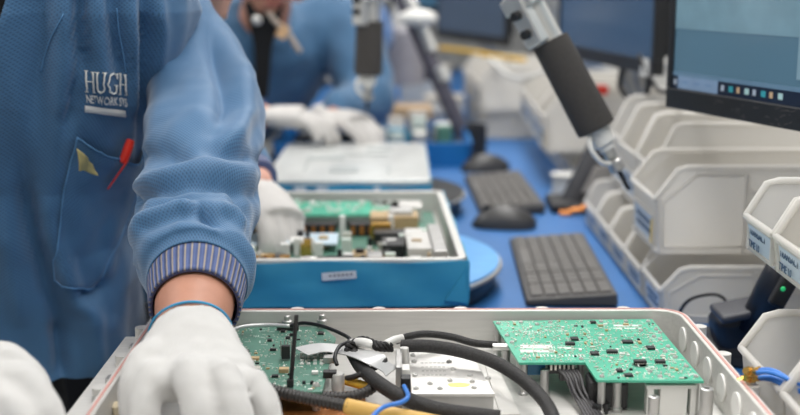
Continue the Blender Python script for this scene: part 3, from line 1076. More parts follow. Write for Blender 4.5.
# ------------------------------------------------------------------ blue box with boards, further back
B4 = (-0.065, 2.86)
t = thing('blue_parts_tray', 'wide bright blue tray loaded with pale boards, behind the film-covered box', 'tray', (B4[0], B4[1], .90))
b = MB()
w, d = .47, .42
ro = rrect(-w / 2, w / 2, -d / 2, d / 2, .02)
ri = rrect(-w / 2 + .008, w / 2 - .008, -d / 2 + .008, d / 2 - .008, .014)
c0 = (B4[0], B4[1], 0)
b.loft([at2([(x * .97, y * .97) for x, y in ro], .90, c0), at2(ro, .957, c0), at2(ri, .957, c0), at2([(x * .97, y * .97) for x, y in ri], .906, c0)])
b.build('tray_shell', mat('blue_tray', (28, 112, 178), .45), t, bevel=.001)
rnd = random.Random(4)
cols = [M_white, M_alud, M_pcbd, M_chip, M_silk, M_solder, M_alu, M_film, M_alu, M_white]
k = 0
for iy in range(5):
    for ix in range(7):
        m = rnd.choice(cols)
        w_, d_, h_ = rnd.uniform(.03, .046), rnd.uniform(.03, .055), rnd.uniform(.035, .085)
        o = MB().box((B4[0] - .168 + ix * .056, B4[1] - .138 + iy * .069, .906 + h_ / 2), (w_, d_, h_), rz=rnd.uniform(-.3, .3)).build('packed_module', m, smooth=False, bevel=.003)
        cname = {M_white: 'white', M_alud: 'grey metal', M_pcbd: 'dark green', M_chip: 'black', M_silk: 'pale green-white', M_solder: 'tin-coloured', M_alu: 'aluminium', M_film: 'blue'}[m]
        col_ = ['leftmost', 'second from left', 'third from left', 'middle', 'third from right', 'second from right', 'rightmost'][ix]
        row_ = ['front', 'second', 'middle', 'fourth', 'rear'][iy]
        tag(o, cname + ' module in the blue tray, ' + col_ + ' in the ' + row_ + ' row', 'module', 'modules in the blue tray')


# ------------------------------------------------------------------ keyboards and mice
def keyboard(label):
    t = thing('keyboard', label, 'keyboard', (0, 0, 0), 'keyboards on the bench')
    w, l = .124, .375
    b = MB()
    b.hexa([(-w / 2, -l / 2, .003), (w / 2, -l / 2, .003), (w / 2, l / 2, .003), (-w / 2, l / 2, .003)],
           [(-w / 2 + .001, -l / 2 + .002, .011), (w / 2 - .001, -l / 2 + .002, .020), (w / 2 - .001, l / 2 - .002, .020), (-w / 2 + .001, l / 2 - .002, .011)])
    b.build('case', mat('keyboard_case', (62, 60, 59), .5), t, smooth=False, bevel=.002)
    for sx in (-1, 1):
        for sy in (-1, 1):
            MB().cyl((sx * .05, sy * .16, 0), (sx * .05, sy * .16, .004), .005).build('foot', M_black, t)
    mk = mat('key_plastic', (100, 97, 94), .5, var=.05)
    b = MB()
    rowsx = 6
    for r in range(rowsx):
        x = -w / 2 + .0155 + r * .0186
        zz = .0105 + (x + w / 2) / w * .009
        y = -l / 2 + .010
        r_ = random.Random(r)
        k = 0
        while y < l / 2 - .012:
            u = .0182
            if r == 0 and 9 <= k <= 9: u = .0182 * 5.4
            if k == 3 or k == 6: y += .005
            if r in (1, 2) and k == 7: u = .0182 * 1.8
            u = min(u, l / 2 - .009 - y)
            if u < .008: break
            b.hexa([(x - .0085, y, zz), (x + .0085, y, zz + .0013), (x + .0085, y + u - .0016, zz + .0013), (x - .0085, y + u - .0016, zz)],
                   [(x - .0070, y + .0012, zz + .0036), (x + .0070, y + .0012, zz + .0047), (x + .0070, y + u - .0030, zz + .0047), (x - .0070, y + u - .0030, zz + .0036)])
            y += u
            k += 1
    b.build('keys', mk, t, smooth=False)
    MB().box((-.045, -.115, .0155), (.010, .010, .0012)).build('indicator', mat('cyan_legend', (90, 150, 170), .5), t, smooth=False) if False else None
    return t


def mouse(label):
    t = thing('computer_mouse', label, 'mouse', (0, 0, 0), 'black mice on the bench')
    b = MB()
    rings = []
    for i in range(15):
        s = i / 14
        x = -.058 + .116 * s
        ww = .030 * (1 - abs(2 * s - 1) ** 3.2) ** .5 + .001
        hh = .036 * (math.sin(math.pi * min(1, s * .96 + .04)) ** .6) + .003
        rings.append([V((x, ww * math.cos(math.pi * k / 14), .001 + hh * math.sin(math.pi * k / 14) ** .8 if 0 < k < 14 else .001)) for k in range(15)])
    b.loft(rings)
    b.build('shell', mat('mouse_plastic', (62, 61, 61), .42), t, ang=70)
    MB().cyl((.030, -.003, .032), (.030, .003, .032), .008).build('scroll_wheel', M_black, t)
    return t


kb = keyboard('black keyboard nearest the camera, lying end-on beside the turntable')
kb.location = (.238, 1.680, TZ)
kb.rotation_euler = (0, 0, -.033)
dup(kb, (.206, 2.295, TZ), .025, 'black keyboard farther back, beyond the near mouse')
ms = mouse('black mouse between the two keyboards')
ms.location = (.185, 2.00, TZ)
ms.rotation_euler = (0, 0, -.12 + math.pi)
dup(ms, (.195, 2.60, TZ), math.pi + .15, 'black mouse at the far end of the farther keyboard')


# ------------------------------------------------------------------ plastic bins
def bin_proto(L, W, H, fh, run, lip, label_text=None, yellow=False, ribs=False, plain=False):
    """front at x=0 facing -X, long side along +X, centred in Y"""
    t = thing('parts_bin', 'bin', 'bin', (0, 0, 0))
    th = .0028
    poly = [(0.006, 0), (L, 0), (L, H), (run, H), (run - .01, H - .002), (0, fh + .004), (0, fh)]
    b = MB()
    for s in (-1, 1):
        b.prism(poly, (0, s * W / 2 - th / 2, 0), (1, 0, 0), (0, 0, 1), (0, 1, 0), th)
    b.box((L / 2, 0, th / 2), (L - .012, W - th, th))
    b.box((L - th / 2, 0, H / 2), (th, W - th, H))
    b.hexa([(.006, -W / 2, 0), (.006 + th, -W / 2, 0), (.006 + th, W / 2, 0), (.006, W / 2, 0)],
           [(0, -W / 2, fh), (th, -W / 2, fh), (th, W / 2, fh), (0, W / 2, fh)])
    b.build('tub', M_bin, t, smooth=False, bevel=.0008)
    b = MB()
    for s in (-1, 1):
        pts = [(-.001, s * W / 2, fh), (run - .012, s * W / 2, H - .003), (run, s * W / 2, H), (L, s * W / 2, H)]
        b.tube(pts, .0036, 8)
        b.tube([(.009, s * W / 2, .004), (.004, s * W / 2, fh)], .0022, 8)
    b.tube([(L, -W / 2, H), (L, W / 2, H)], .0036, 8)
    b.tube([(-.001, -W / 2, fh), (-.001, W / 2, fh)], .0034, 8)
    b.tube([(.004, -W / 2, .004), (.004, W / 2, .004)], .0026, 8)
    b.build('rolled_rim', M_bin, t, ang=60)
    if ribs:
        for s in (-1, 1):
            b = MB()
            y = s * (W / 2 + .002)
            b.box((L * .44, y, H * .47), (.004, .003, H * .92))
            b.box((L * .72, y, H * .50), (L * .53, .003, .004))
            b.box((L * .72, y, H * .72), (L * .53, .003, .004))
            b.tube([(.012, y, .012), (.010, y, fh * .95), (run + .012, y, H - .010), (L * .42, y, H - .010)], .0018, 6)
            b.tube([(.012, y, .010), (L * .97, y, .010)], .0018, 6)
            b.build('side_ribs', M_bin, t, smooth=False)
    if plain:
        return t
    # label holder on the front lip
    b = MB()
    lw, lh = W * .82, min(lip, fh * .78)
    x = lambda zz: .006 * (1 - zz / fh) - .0016
    z0 = fh * .12
    b.box((x(z0), 0, z0), (.004, lw, .003))
    b.box((x(z0 + lh), 0, z0 + lh), (.004, lw, .002))
    for s in (-1, 1):
        b.box((x(z0 + lh / 2), s * lw / 2, z0 + lh / 2), (.004, .003, lh))
    b.build('label_holder', M_bin, t, smooth=False)
    lb = MB().hexa([(x(z0) - .0004, -lw / 2 + .002, z0 + .001), (x(z0) + .0004, -lw / 2 + .002, z0 + .001), (x(z0) + .0004, lw / 2 - .002, z0 + .001), (x(z0) - .0004, lw / 2 - .002, z0 + .001)],
                   [(x(z0 + lh) - .0004, -lw / 2 + .002, z0 + lh - .001), (x(z0 + lh) + .0004, -lw / 2 + .002, z0 + lh - .001), (x(z0 + lh) + .0004, lw / 2 - .002, z0 + lh - .001), (x(z0 + lh) - .0004, lw / 2 - .002, z0 + lh - .001)]).build('label_card', M_label, t, smooth=False)
    if label_text:
        for i, tx in enumerate(label_text):
            me_h = lh * .36
            o = place_text('label_print', tx, me_h, (x(z0 + lh / 2) - .0016, lw / 2 - .004, z0 + lh * (.58 - .44 * i)), (0, -1, 0), (.0, 0, 1), M_ink, t)
            o.parent = lb
    else:
        b = MB()
        for i in range(2):
            for k in range(6):
                b.box((x(z0 + lh * (.36 + .3 * i)) - .0008, -lw * .30 + k * lw * .12, z0 + lh * (.36 + .3 * i)), (.0006, lw * .08, lh * .14))
        o = b.build('label_print', M_ink, t, smooth=False)
        o.parent = lb
    if yellow:
        MB().box((x(z0 + lh * .5) - .0010, -lw / 2 + .006, z0 + lh * .5), (.0012, .013, lh * .92)).build('yellow_marker', M_ylab, t, smooth=False)
    return t


small = bin_proto(.16, .115, .078, .040, .030, .028)
small.location = (.335, 1.60, TZ)
small['label'] = 'small white bin behind the lowest large bin, second in the bench row'
big = bin_proto(.27, .150, .116, .074, .040, .040, yellow=True, ribs=True)
big.location = (.335, 1.555, .978)
big['label'] = 'large frosted bin with a yellow label marker, atop the front row'
G_S = 'small white bins along the bench'
small['group'] = G_S
low = bin_proto(.27, .105, .074, .044, .035, .032, ribs=True)
low.location = (.335, 1.475, TZ)
low['label'] = 'frosted bin with a grey label, underneath the large yellow-marked bin'
low['group'] = G_S
names = ['third', 'fourth', 'fifth', 'sixth', 'seventh', 'eighth', 'ninth', 'tenth']
for i, y in enumerate((1.725, 1.85, 1.975, 2.42, 2.545, 2.67, 2.795, 2.92)):
    dup(small, (.335 + (.0 if i < 3 else .03), y, TZ), 0, 'small white bin, ' + names[i] + ' from the near end of the bench row', G_S)
tall = bin_proto(.22, .125, .150, .085, .040, .040)
tall.location = (.372, 1.72, .978)
tall['label'] = 'tall white bin just behind the large yellow-marked bin'
tall['group'] = 'tall white bins on the upper tier'
dup(tall, (.372, 1.855, .978), 0, 'tall white bin, second behind the large yellow-marked bin')
dup(tall, (.380, 1.985, .978), 0, 'tall white bin, third behind the large yellow-marked bin')
for i, y in enumerate((2.44, 2.60, 2.77, 2.93)):
    dup(big, (.30 + .005 * i, y, .978), 0, 'large white bin behind the foam-gripped screwdriver, ' + ['first', 'second', 'third', 'fourth'][i] + ' going back', 'large white bins behind the screwdriver')
for i, (x, y, z) in enumerate(((.225, 3.18, .90), (.22, 3.36, .90), (.215, 3.18, .978), (.21, 3.36, .978), (.21, 3.54, .90), (.20, 3.54, .978))):
    dup(low if z < .95 else big, (x, y, z), 0, 'far white bin by the third monitor, ' + ['near lower', 'middle lower', 'near upper', 'middle upper', 'far lower', 'far upper'][i] + ' one', 'far white bins by the third monitor')

# bins hanging from the louvres above the device stand
hang = bin_proto(.300, .088, .072, .036, .030, .030, label_text=('TRANSACT', 'TIME 10'))
hang.location = (.350, 1.092, 1.066)
hang['label'] = 'pale bin with a printed two-line label, hanging left of its twin under the monitor'
hang['group'] = 'labelled bins hanging under the monitor'
dup(hang, (.350, .998, 1.066), 0, 'pale labelled bin cut by the right frame edge, hanging under the monitor')
# bins right of the chassis
near = bin_proto(.22, .115, .080, .046, .032, .030, plain=True)
near.location = (.318, .965, .954)
near['label'] = 'white bin right of the chassis with gold-tipped blue cables over its lip'
near['group'] = 'white bins right of the chassis'
near_l = dup(near, (.318, .845, .954), 0, 'white bin in front of the blue cables at the right frame edge')
o = MB().box((.43, .905, .9265), (.22, .235, .053)).build('bin_riser', M_panel, smooth=False, bevel=.002)
tag(o, 'grey riser under the white bins right of the chassis', 'riser')

# gold-tipped blue cables over the bin lip
for i, (dx, dz) in enumerate(((0, 0), (3, 5), (-3, 6), (4, -3))):
    a = Q(754 + dx, 373 + dz, .925 + .006 * i)
    e = Q(806, 386 + dz * .9 + i, .90)
    t = thing('coaxial_cable', ['upper', 'middle', 'lower', 'hindmost'][i] + ' blue cable with a gold tip lying over the white bin lip', 'cable', (a.x, a.y, a.z), 'gold-tipped blue cables')
    P = cr([a, a.lerp(e, .35) + V((0, 0, .004)), e, e + V((.08, -.02, -.02))], 10)
    MB().tube(P, .0021, 8).build('cable', M_blue, t, ang=180)
    dr = V((-.8, -.2 + .25 * i - .3, .35 - .25 * i)).normalized()
    MB().tube([a - dr * .003, a + dr * .003, a + dr * .0031, a + dr * .008, a + dr * .0081, a + dr * .012], [.0028, .0028, .0044, .0044, .0030, .0030], 10).build('gold_tip', M_gold, t)

# device stand under the hanging bins
t = thing('device_stand', 'black angled device stand with a green light, under the hanging bins', 'device stand', (.42, 1.30, TZ))
M_dev = mat('dark_navy_plastic', (24, 28, 38), .35)
MB().lathe((.400, 1.31, TZ), [(.062, 0), (.064, .004), (.062, .012), (.045, .020), (.020, .026)], 36).build('base', M_dev, t)
p = Q(740, 334, 1.29)
MB().box(p, (.062, .050, .066), rot=Matrix.Rotation(-.25, 3, 'Y')).build('cradle', M_dev, t, bevel=.014, bseg=4)
p = Q(741, 309, 1.28)
MB().box(p, (.060, .056, .010), rot=Matrix.Rotation(-.22, 3, 'Y')).build('cradle_lip', mat('lip_grey', (58, 60, 68), .4), t, bevel=.004, bseg=3)
a, e = Q(752, 330, 1.27), Q(796, 245, 1.24)
b = MB()
b.tube([a, a.lerp(e, .5), e], [.022, .024, .022], 16, flat=.8)
b.build('post', M_dev, t, ang=180)
c = a.lerp(e, .5)
p = Q(786, 286, 1.205)
MB().box(p, (.018, .012, .050), rot=Matrix.Rotation(.45, 3, 'Y')).build('control_strip', M_black, t, smooth=False, bevel=.003)
p = Q(783, 289, 1.195)
MB().ell(p, (.0028, .002, .0028)).build('green_light', mat('green_led', (40, 190, 110), .3, emit=.35), t)
cable('power_cord', 'slim black cord curving on the bench in front of the lowest frosted bin', [V((.345, 1.39, TZ + .004)), Q(684, 305, 1.37), Q(700, 296, 1.36), Q(722, 297, 1.35), V((.405, 1.33, TZ + .03))], .0022, M_black, 'cord', 8)
# ------------------------------------------------------------------ monitors
def monitor(label, pl, pr, zb, h, screen_rgb, emit, group=None, taskbar=False, foot=(0, 0)):
    """bottom edge runs from pl (far) to pr (near); the screen faces left"""
    pl, pr = V((pl[0], pl[1], zb)), V((pr[0], pr[1], zb))
    mid = (pl + pr) / 2
    t = thing('computer_monitor', label, 'monitor', (mid.x, mid.y, TZ), 'monitors above the bins')
    ex = (pr - pl)
    w = ex.length
    ex.normalize()
    ez = V((0, 0, 1))
    n = ex.cross(ez)            # towards the operator
    if n.x > 0: n = -n

    def P(u, v, d):             # u 0..w, v up, d out of the screen
        return pl + ex * u + ez * v + n * d

    def slab(u0, u1, v0, v1, d0, d1):
        b = MB()
        b.hexa([P(u0, v0, d0), P(u1, v0, d0), P(u1, v0, d1), P(u0, v0, d1)], [P(u0, v1, d0), P(u1, v1, d0), P(u1, v1, d1), P(u0, v1, d1)])
        return b
    fw = .011
    b = slab(0, w, 0, .026, -.018, .003)
    for q in ((0, fw, .026, h), (w - fw, w, .026, h), (fw, w - fw, h - fw, h)):
        u0, u1, v0, v1 = q
        b.hexa([P(u0, v0, -.018), P(u1, v0, -.018), P(u1, v0, .003), P(u0, v0, .003)], [P(u0, v1, -.018), P(u1, v1, -.018), P(u1, v1, .003), P(u0, v1, .003)])
    b.build('bezel', M_bez, t, smooth=False, bevel=.0015)
    slab(.03, w - .03, .03, h - .03, -.045, -.017).build('back_cover', M_bez, t, smooth=False, bevel=.006)
    s = slab(fw, w - fw, .026, h - fw, -.010, -.0004).build('screen', mat('screen_%d' % screen_rgb[0], screen_rgb, .25, emit=emit, var=.02, vs=3), t, smooth=False)
    if taskbar:
        sc = lambda nm, u0, u1, v0, v1, m, d=.0002: slab(u0, u1, v0, v1, -.0004, d).build(nm, m, s, smooth=False)
        W_ = w - 2 * fw
        sc('upper_window', fw, fw + W_ * .50, .026 + .076, h - fw, mat('window_blue_grey', (104, 134, 148), .3, emit=emit))
        sc('side_window', fw + W_ * .50, w - fw, .026 + .030, h - fw, mat('window_pale', (116, 142, 156), .3, emit=emit), .0004)
        sc('status_strip', fw, w - fw, .0425, .0475, mat('status_strip', (90, 118, 140), .3, emit=emit), .0003)
        sc('taskbar', fw, w - fw, .026, .0425, mat('taskbar_navy', (20, 30, 48), .3, emit=emit), .0003)
        sc('search_field', fw + .0115, fw + .095, .0268, .0425, mat('search_blue', (112, 134, 160), .3, emit=emit), .0005)
        for i in range(8):
            m = mat('icon_%d' % (i % 4), ((150, 160, 172), (50, 140, 150), (176, 150, 120), (150, 180, 180))[i % 4], .3, emit=emit)
            u = fw + .102 + i * .0150
            sc('icon', u, u + (.0078 if i % 2 else .0055), .0315, .0385, m, .0006)
        for i in range(3):
            u = fw + .022 + i * .024
            sc('search_text', u, u + .012, .0345, .0360, mat('search_ink', (88, 118, 152), .3, emit=emit), .0007)
        sc('start_mark', fw + .003, fw + .008, .031, .038, mat('icon_0', (150, 160, 172), .3), .0006)
        # dark green block in the drawing window
        bb = MB()
        u, v = fw + .018, .142
        bb.prism([(0, .004), (.012, 0), (.030, .006), (.032, .016), (.0, .016)], P(u, v, .0002), ex, ez, n, .0006)
        bb.prism([(.042, .012), (.060, .008), (.062, .016), (.044, .018)], P(u, v, .0002), ex, ez, n, .0006)
        bb.build('green_model', mat('model_green', (36, 74, 56), .3, emit=emit), s, smooth=False)
        # scuffs on the lower bezel
        rr = random.Random(3)
        b = MB()
        for i in range(34):
            u0, v0 = rr.uniform(.10, .30), rr.uniform(.003, .022)
            a_ = rr.uniform(-1.0, 1.2)
            l = rr.uniform(.003, .010)
            b.hexa([P(u0, v0, .0030), P(u0 + l * math.cos(a_), v0 + l * math.sin(a_) * .5, .0030), P(u0 + l * math.cos(a_), v0 + l * math.sin(a_) * .5, .0032), P(u0, v0, .0032)],
                   [P(u0, v0 + .0006, .0030), P(u0 + l * math.cos(a_), v0 + .0006 + l * math.sin(a_) * .5, .0030), P(u0 + l * math.cos(a_), v0 + .0006 + l * math.sin(a_) * .5, .0032), P(u0, v0 + .0006, .0032)])
        b.build('scuff', mat('scuff_grey', (92, 88, 86), .6), t, smooth=False)
    # stand: two angled legs behind the screen and a foot plate
    b = MB()
    for u in (w * .45, w * .58):
        a = P(u, .09, -.05)
        b.tube([a, P(u + .004, -.02, -.06), P(w * .515 + (u - w * .515) * .7, -.075, -.085)], .0075, 10, flat=1.6)
    c = P(w * .515, -.075, -.085)
    b.build('neck', M_alud, t, ang=60)
    MB().cyl(c, (c.x, c.y, TZ + .008), .012).build('post', M_alud, t)
    MB().box((c.x, c.y, TZ + .005), (.10, .16, .010)).build('foot_plate', M_bez, t, smooth=False, bevel=.003)
    return t, P


E_ = 0.30
monitor('nearest monitor showing a taskbar and blue-grey windows', (.349, 1.50), (.525, 1.04), 1.171, .31, (78, 108, 126), E_, taskbar=True)
t2, P2 = monitor('second monitor with a plain blue-grey screen and a white tag on its bezel', (.349, 2.555), (.442, 2.005), 1.168, .33, (58, 82, 108), .17)
MB().hexa([P2(.500, -.004, .003), P2(.538, -.004, .003), P2(.538, -.004, .0036), P2(.500, -.004, .0036)], [P2(.500, .028, .003), P2(.538, .028, .003), P2(.538, .028, .0036), P2(.500, .028, .0036)]).build('white_tag', M_white, t2, smooth=False)
monitor('third monitor, tall and dark blue-grey, beyond the far white bins', (.135, 4.25), (.335, 3.67), 1.118, .36, (76, 92, 114), .15)
monitor('farthest monitor, only its pale blue lower corner in view', (.02, 5.6), (.24, 5.15), 1.17, .34, (70, 112, 140), .25)
cable('video_cable', 'black cable hanging in a loop below the second monitor', [V((.44, 2.22, 1.20)), Q(620, 84, 2.25), Q(634, 101, 2.2), Q(648, 90, 2.15), V((.45, 2.12, 1.19))], .006, M_black, 'cable')
cable('video_cable', 'black cable reaching from the second monitor toward the nearest one', [V((.425, 2.06, 1.20)), Q(655, 86, 2.0), Q(668, 92, 1.85), V((.43, 1.6, 1.19))], .004, M_black, 'cable')
cable('yellow_cable', 'yellow cable slung along below the third monitor', [Q(440, 48, 4.0), Q(470, 52, 3.7), Q(500, 57, 3.5), Q(524, 60, 3.3)], .008, M_yel, 'cable')
cable('white_cable', 'white cable looped over the far white bins', [Q(490, 58, 3.1), Q(506, 74, 3.05), Q(525, 78, 3.0), Q(548, 70, 2.95)], .006, M_panel, 'cable')
o = MB().box(Q(597, 90, 2.5), (.045, .03, .02)).build('red_clip', M_red, smooth=False, bevel=.004)
tag(o, 'small red clip lying on the white bin below the second monitor', 'clip')


# ------------------------------------------------------------------ hanging electric screwdrivers
def screwdriver(label, a, e, fr, seglabel=None):
    """axis from the top point a to the bit point e"""
    a, e = V(a), V(e)
    d = (e - a)
    L = d.length
    d.normalize()
    t = thing('electric_screwdriver', label, 'screwdriver', tuple(e), 'hanging electric screwdrivers')

    def pt(s): return a + d * (L * s)
    r = fr

    def seg(name, prof, m, n=24):
        b = MB()
        b.tube([pt(s) for s, _ in prof], [q for _, q in prof], n)
        return b.build(name, m, t, ang=40)
    seg('barrel', [(0.0, r * .80), (.22, r * .74), (.30, r * .74)], M_steel)
    seg('foam_grip', [(.26, r * .90), (.262, r), (.67, r * 1.06), (.695, r * 1.04), (.70, r * .8)], M_foam)
    seg('nose', [(.69, r * .62), (.77, r * .60), (.785, r * .40), (.80, r * .40)], M_white)
    seg('chuck', [(.78, r * .34), (.84, r * .34), (.845, r * .22), (.86, r * .42), (.90, r * .42), (.91, r * .2)], M_alud)
    seg('bit', [(.90, r * .13), (.985, r * .11), (1.0, r * .05)], M_chip)
    u = d.orthogonal().normalized()
    if u.x > 0: u = -u
    # clamp with two screws at the top
    b = MB()
    w = d.cross(u)
    R = Matrix((w, u, d)).transposed()
    b.box(pt(.05), (r * 2.1, r * 2.1, r * .9), rot=R)
    b.box(pt(.13) + u * r * .9, (r * 1.2, r * .7, r * 3), rot=R)
    b.build('clamp', M_steel, t, smooth=False, bevel=.003)
    for s in (.10, .19):
        MB().tube([pt(s) + u * r * 1.1, pt(s) + u * r * 1.6], r * .25, 12).build('clamp_screw', M_chip, t)
    # looped white trigger cable beside the nose
    b = MB()
    b.tube(cr([pt(.70) + u * r * .7, pt(.76) + u * r * 1.1, pt(.83) + u * r * .9, pt(.86) + u * r * .3], 8), r * .14, 8)
    b.build('trigger_lead', M_white, t, ang=180)
    return t, a, d


RAILZ = 1.95
o = MB().box((.0, 2.6, RAILZ + .02), (.04, 4.6, .04)).build('overhead_rail', M_alud, smooth=False, bevel=.003)
tag(o, 'aluminium rail running overhead along the bench', 'rail')
for y in (.6, 2.6, 4.6):
    o = MB().cyl((0, y, RAILZ + .04), (0, y, ZC), .008).build('rail_hanger', M_alud)
    tag(o, 'hanger rod holding the overhead rail to the ceiling, ' + {.6: 'near', 2.6: 'middle', 4.6: 'far'}[y] + ' one', 'hanger rod')
t, a, d = screwdriver('foam-gripped electric screwdriver slanting down before the second monitor', Q(522, -12, 1.50), Q(629, 190, 1.46), .0245)
b = MB()
b.tube(cr([a, a - d * .10, V((.06, 1.52, 1.62)), V((0, 1.52, RAILZ))], 8), .010, 12)
b.build('support_arm', M_steel, t, ang=180)
t, a, d = screwdriver('foam-gripped electric screwdriver hanging upright before the far workers', Q(371, -12, 2.30), Q(367, 112, 2.30), .027)
b = MB()
b.tube([a, V((0, 2.3, RAILZ))], .010, 12)
b.build('support_arm', M_steel, t, ang=180)

# slanting torque arm behind
t = thing('torque_arm', 'dark slanting torque arm with bright fittings leaning over the far bench', 'torque arm', (.15, 2.95, TZ))
a, e = Q(394, -20, 3.0), Q(466, 142, 2.95)
d = (e - a).normalized()
b = MB()
b.tube([a - d * .55, a, e], .021, 14)
b.build('tube', mat('violet_grey_tube', (92, 90, 102), .35, metal=.3), t)
for s in (.16, .34, .42, .6):
    p = a.lerp(e, s)
    MB().tube([p - d * .02 + V((.012, -.012, .012)), p + d * .02 + V((.012, -.012, .012))], .017, 10).build('fitting', M_steel, t)
MB().cyl((e.x, e.y, TZ), (e.x, e.y, e.z + .01), .030).build('base', M_alud, t)
MB().ell(Q(418, 18, 2.93), (.05, .03, .022)).build('knob', M_white, t)
# grey tool housing beyond the upright screwdriver
t = thing('tool_housing', 'grey cylindrical tool housing hanging between screwdriver and torque arm', 'tool', (.02, 3.6, 1.1))
a = Q(404, 26, 3.6)
e = Q(404, 84, 3.6)
MB().tube([a, a.lerp(e, .1), e], [.045, .062, .062], 20).build('housing', mat('grey_violet_housing', (158, 156, 164), .4), t)
MB().tube([a + V((0, 0, .10)), a], [.03, .04], 16).build('cap', M_white, t)
MB().box((a.x + .02, 3.6, (a.z + .1 + RAILZ) / 2), (.012, .012, RAILZ - a.z - .1)).build('hanger', M_alud, t, smooth=False)
MB().box(Q(424, 48, 3.64), (.05, .04, .20)).build('bracket', mat('dark_violet', (64, 62, 78), .5), t, smooth=False, bevel=.004)
# tan carton on a dark tray
o = MB().box((Q(408, 96, 3.15).x, 3.15, .955), (.135, .10, .07)).build('tan_carton', mat('tan_board', (196, 168, 136), .8), smooth=False, bevel=.01)
tag(o, 'small tan carton sitting on the black tray past the screwdriver', 'carton')
b = MB()
b.loft([at2(rrect(-.15, .15, -.08, .08, .02), .90, (.03, 3.14, 0)), at2(rrect(-.155, .155, -.085, .085, .02), .918, (.03, 3.14, 0)), at2(rrect(-.145, .145, -.075, .075, .015), .918, (.03, 3.14, 0)), at2(rrect(-.14, .14, -.07, .07, .012), .906, (.03, 3.14, 0))])
o = b.build('black_tray', M_black, bevel=.001)
tag(o, 'shallow black tray holding the small tan carton', 'tray')
o = MB().box((.03, 3.145, .913), (.26, .12, .012)).build('foam_pad', M_foam, smooth=False, bevel=.002)
tag(o, 'dark foam pad lining the black tray under the carton', 'pad')
# soldering iron stand
t = thing('soldering_iron_stand', 'dark slanted soldering iron holder with copper clips beside the farther keyboard', 'iron stand', (.33, 2.18, TZ))
MB().box((.345, 2.17, .909), (.12, .11, .018)).build('base', M_black, t, smooth=False, bevel=.004)
a, e = Q(572, 205, 2.18), Q(606, 146, 2.20)
MB().tube([V((a.x, a.y, a.z)), e], [.026, .034], 18).build('holder_cone', mat('charcoal_metal', (58, 58, 62), .5), t)
p = Q(612, 182, 2.12)
b = MB()
b.prism([(-.055, -.02), (.05, -.028), (.03, .03), (-.03, .028)], p, (1, 0, 0), (0, .25, 1), (0, 1, 0), .012)
b.build('sponge_plate', mat('grey_plate', (128, 124, 120), .6), t, smooth=False, bevel=.002)
for k in range(3):
    p = Q(566 + k * 11, 214 - k * 3, 2.10)
    MB().tube([p - V((.012, 0, 0)), p + V((.012, 0, .002))], .006, 10).build('copper_clip', M_cop, t)
t = thing('wire_spool', 'small pale spool of white lead wire beside the soldering iron stand', 'spool', (.31, 2.30, TZ))
MB().lathe((.335, 2.30, TZ), [(.03, 0), (.03, .004), (.018, .005), (.018, .04), (.03, .041), (.03, .045), (.006, .045)], 24).build('spool', M_white, t)
MB().lathe((.335, 2.30, TZ + .006), [(.019, 0), (.026, .001), (.026, .031), (.019, .032)], 24).build('wire', M_panel, t)

for (x, y, w, d, h, lb) in ((.085, 3.98, .17, .16, .135, 'pale grey instrument case beyond the torque arm, the farther of two'), (.135, 3.56, .12, .12, .075, 'small pale grey instrument case beyond the torque arm, the nearer of two')):
    t = thing('instrument_case', lb, 'case', (x, y, TZ), 'grey cases on the far bench')
    MB().box((x, y, TZ + h * .42), (w, d, h * .84)).build('body', M_panel, t, smooth=False, bevel=.006)
    MB().box((x, y, TZ + h * .92), (w + .006, d + .006, h * .16)).build('lid', mat('case_beige', (196, 190, 180), .5), t, smooth=False, bevel=.004)
    MB().box((x, y - d / 2 - .004, TZ + h * .8), (.03, .008, .02)).build('latch', M_steel, t, smooth=False, bevel=.002)

# clutter on the far part of the bench
rnd = random.Random(31)
cl = [(-.20, 3.05, M_alud, 'grey metal'), (-.14, 3.22, M_white, 'white'), (.14, 3.05, M_film, 'blue'), (.10, 3.42, M_alud, 'silver'), (.19, 2.86, M_chip, 'black'), (-.06, 2.93, M_white, 'pale'), (.03, 2.90, M_film, 'teal blue'), (-.13, 2.93, M_chip, 'dark'), (-.24, 3.42, M_white, 'off-white'), (-.05, 3.58, M_tan, 'tan'), (-.12, 3.88, M_chip, 'charcoal')]
for (x, y, m, nm) in cl:
    h = rnd.uniform(.04, .075)
    w = rnd.uniform(.05, .08)
    t = thing('parts_box', nm + ' open parts box among the clutter on the far bench', 'parts box', (x, y, TZ), 'parts boxes on the far bench')
    b = MB()
    ro, ri = rrect(-w / 2, w / 2, -w * .4, w * .4, .008, 3), rrect(-w / 2 + .004, w / 2 - .004, -w * .4 + .004, w * .4 - .004, .005, 3)
    b.loft([at2(ro, TZ, (x, y, 0)), at2(ro, TZ + h, (x, y, 0)), at2(ri, TZ + h, (x, y, 0)), at2(ri, TZ + .006, (x, y, 0))])
    b.build('box', m, t, bevel=.001)
    MB().box((x, y, TZ + .006 + h * .3), (w * .6, w * .5, h * .6), rz=rnd.uniform(0, .5)).build('insert', rnd.choice((M_alud, M_white, M_tan, M_foam)), t, smooth=False, bevel=.003)

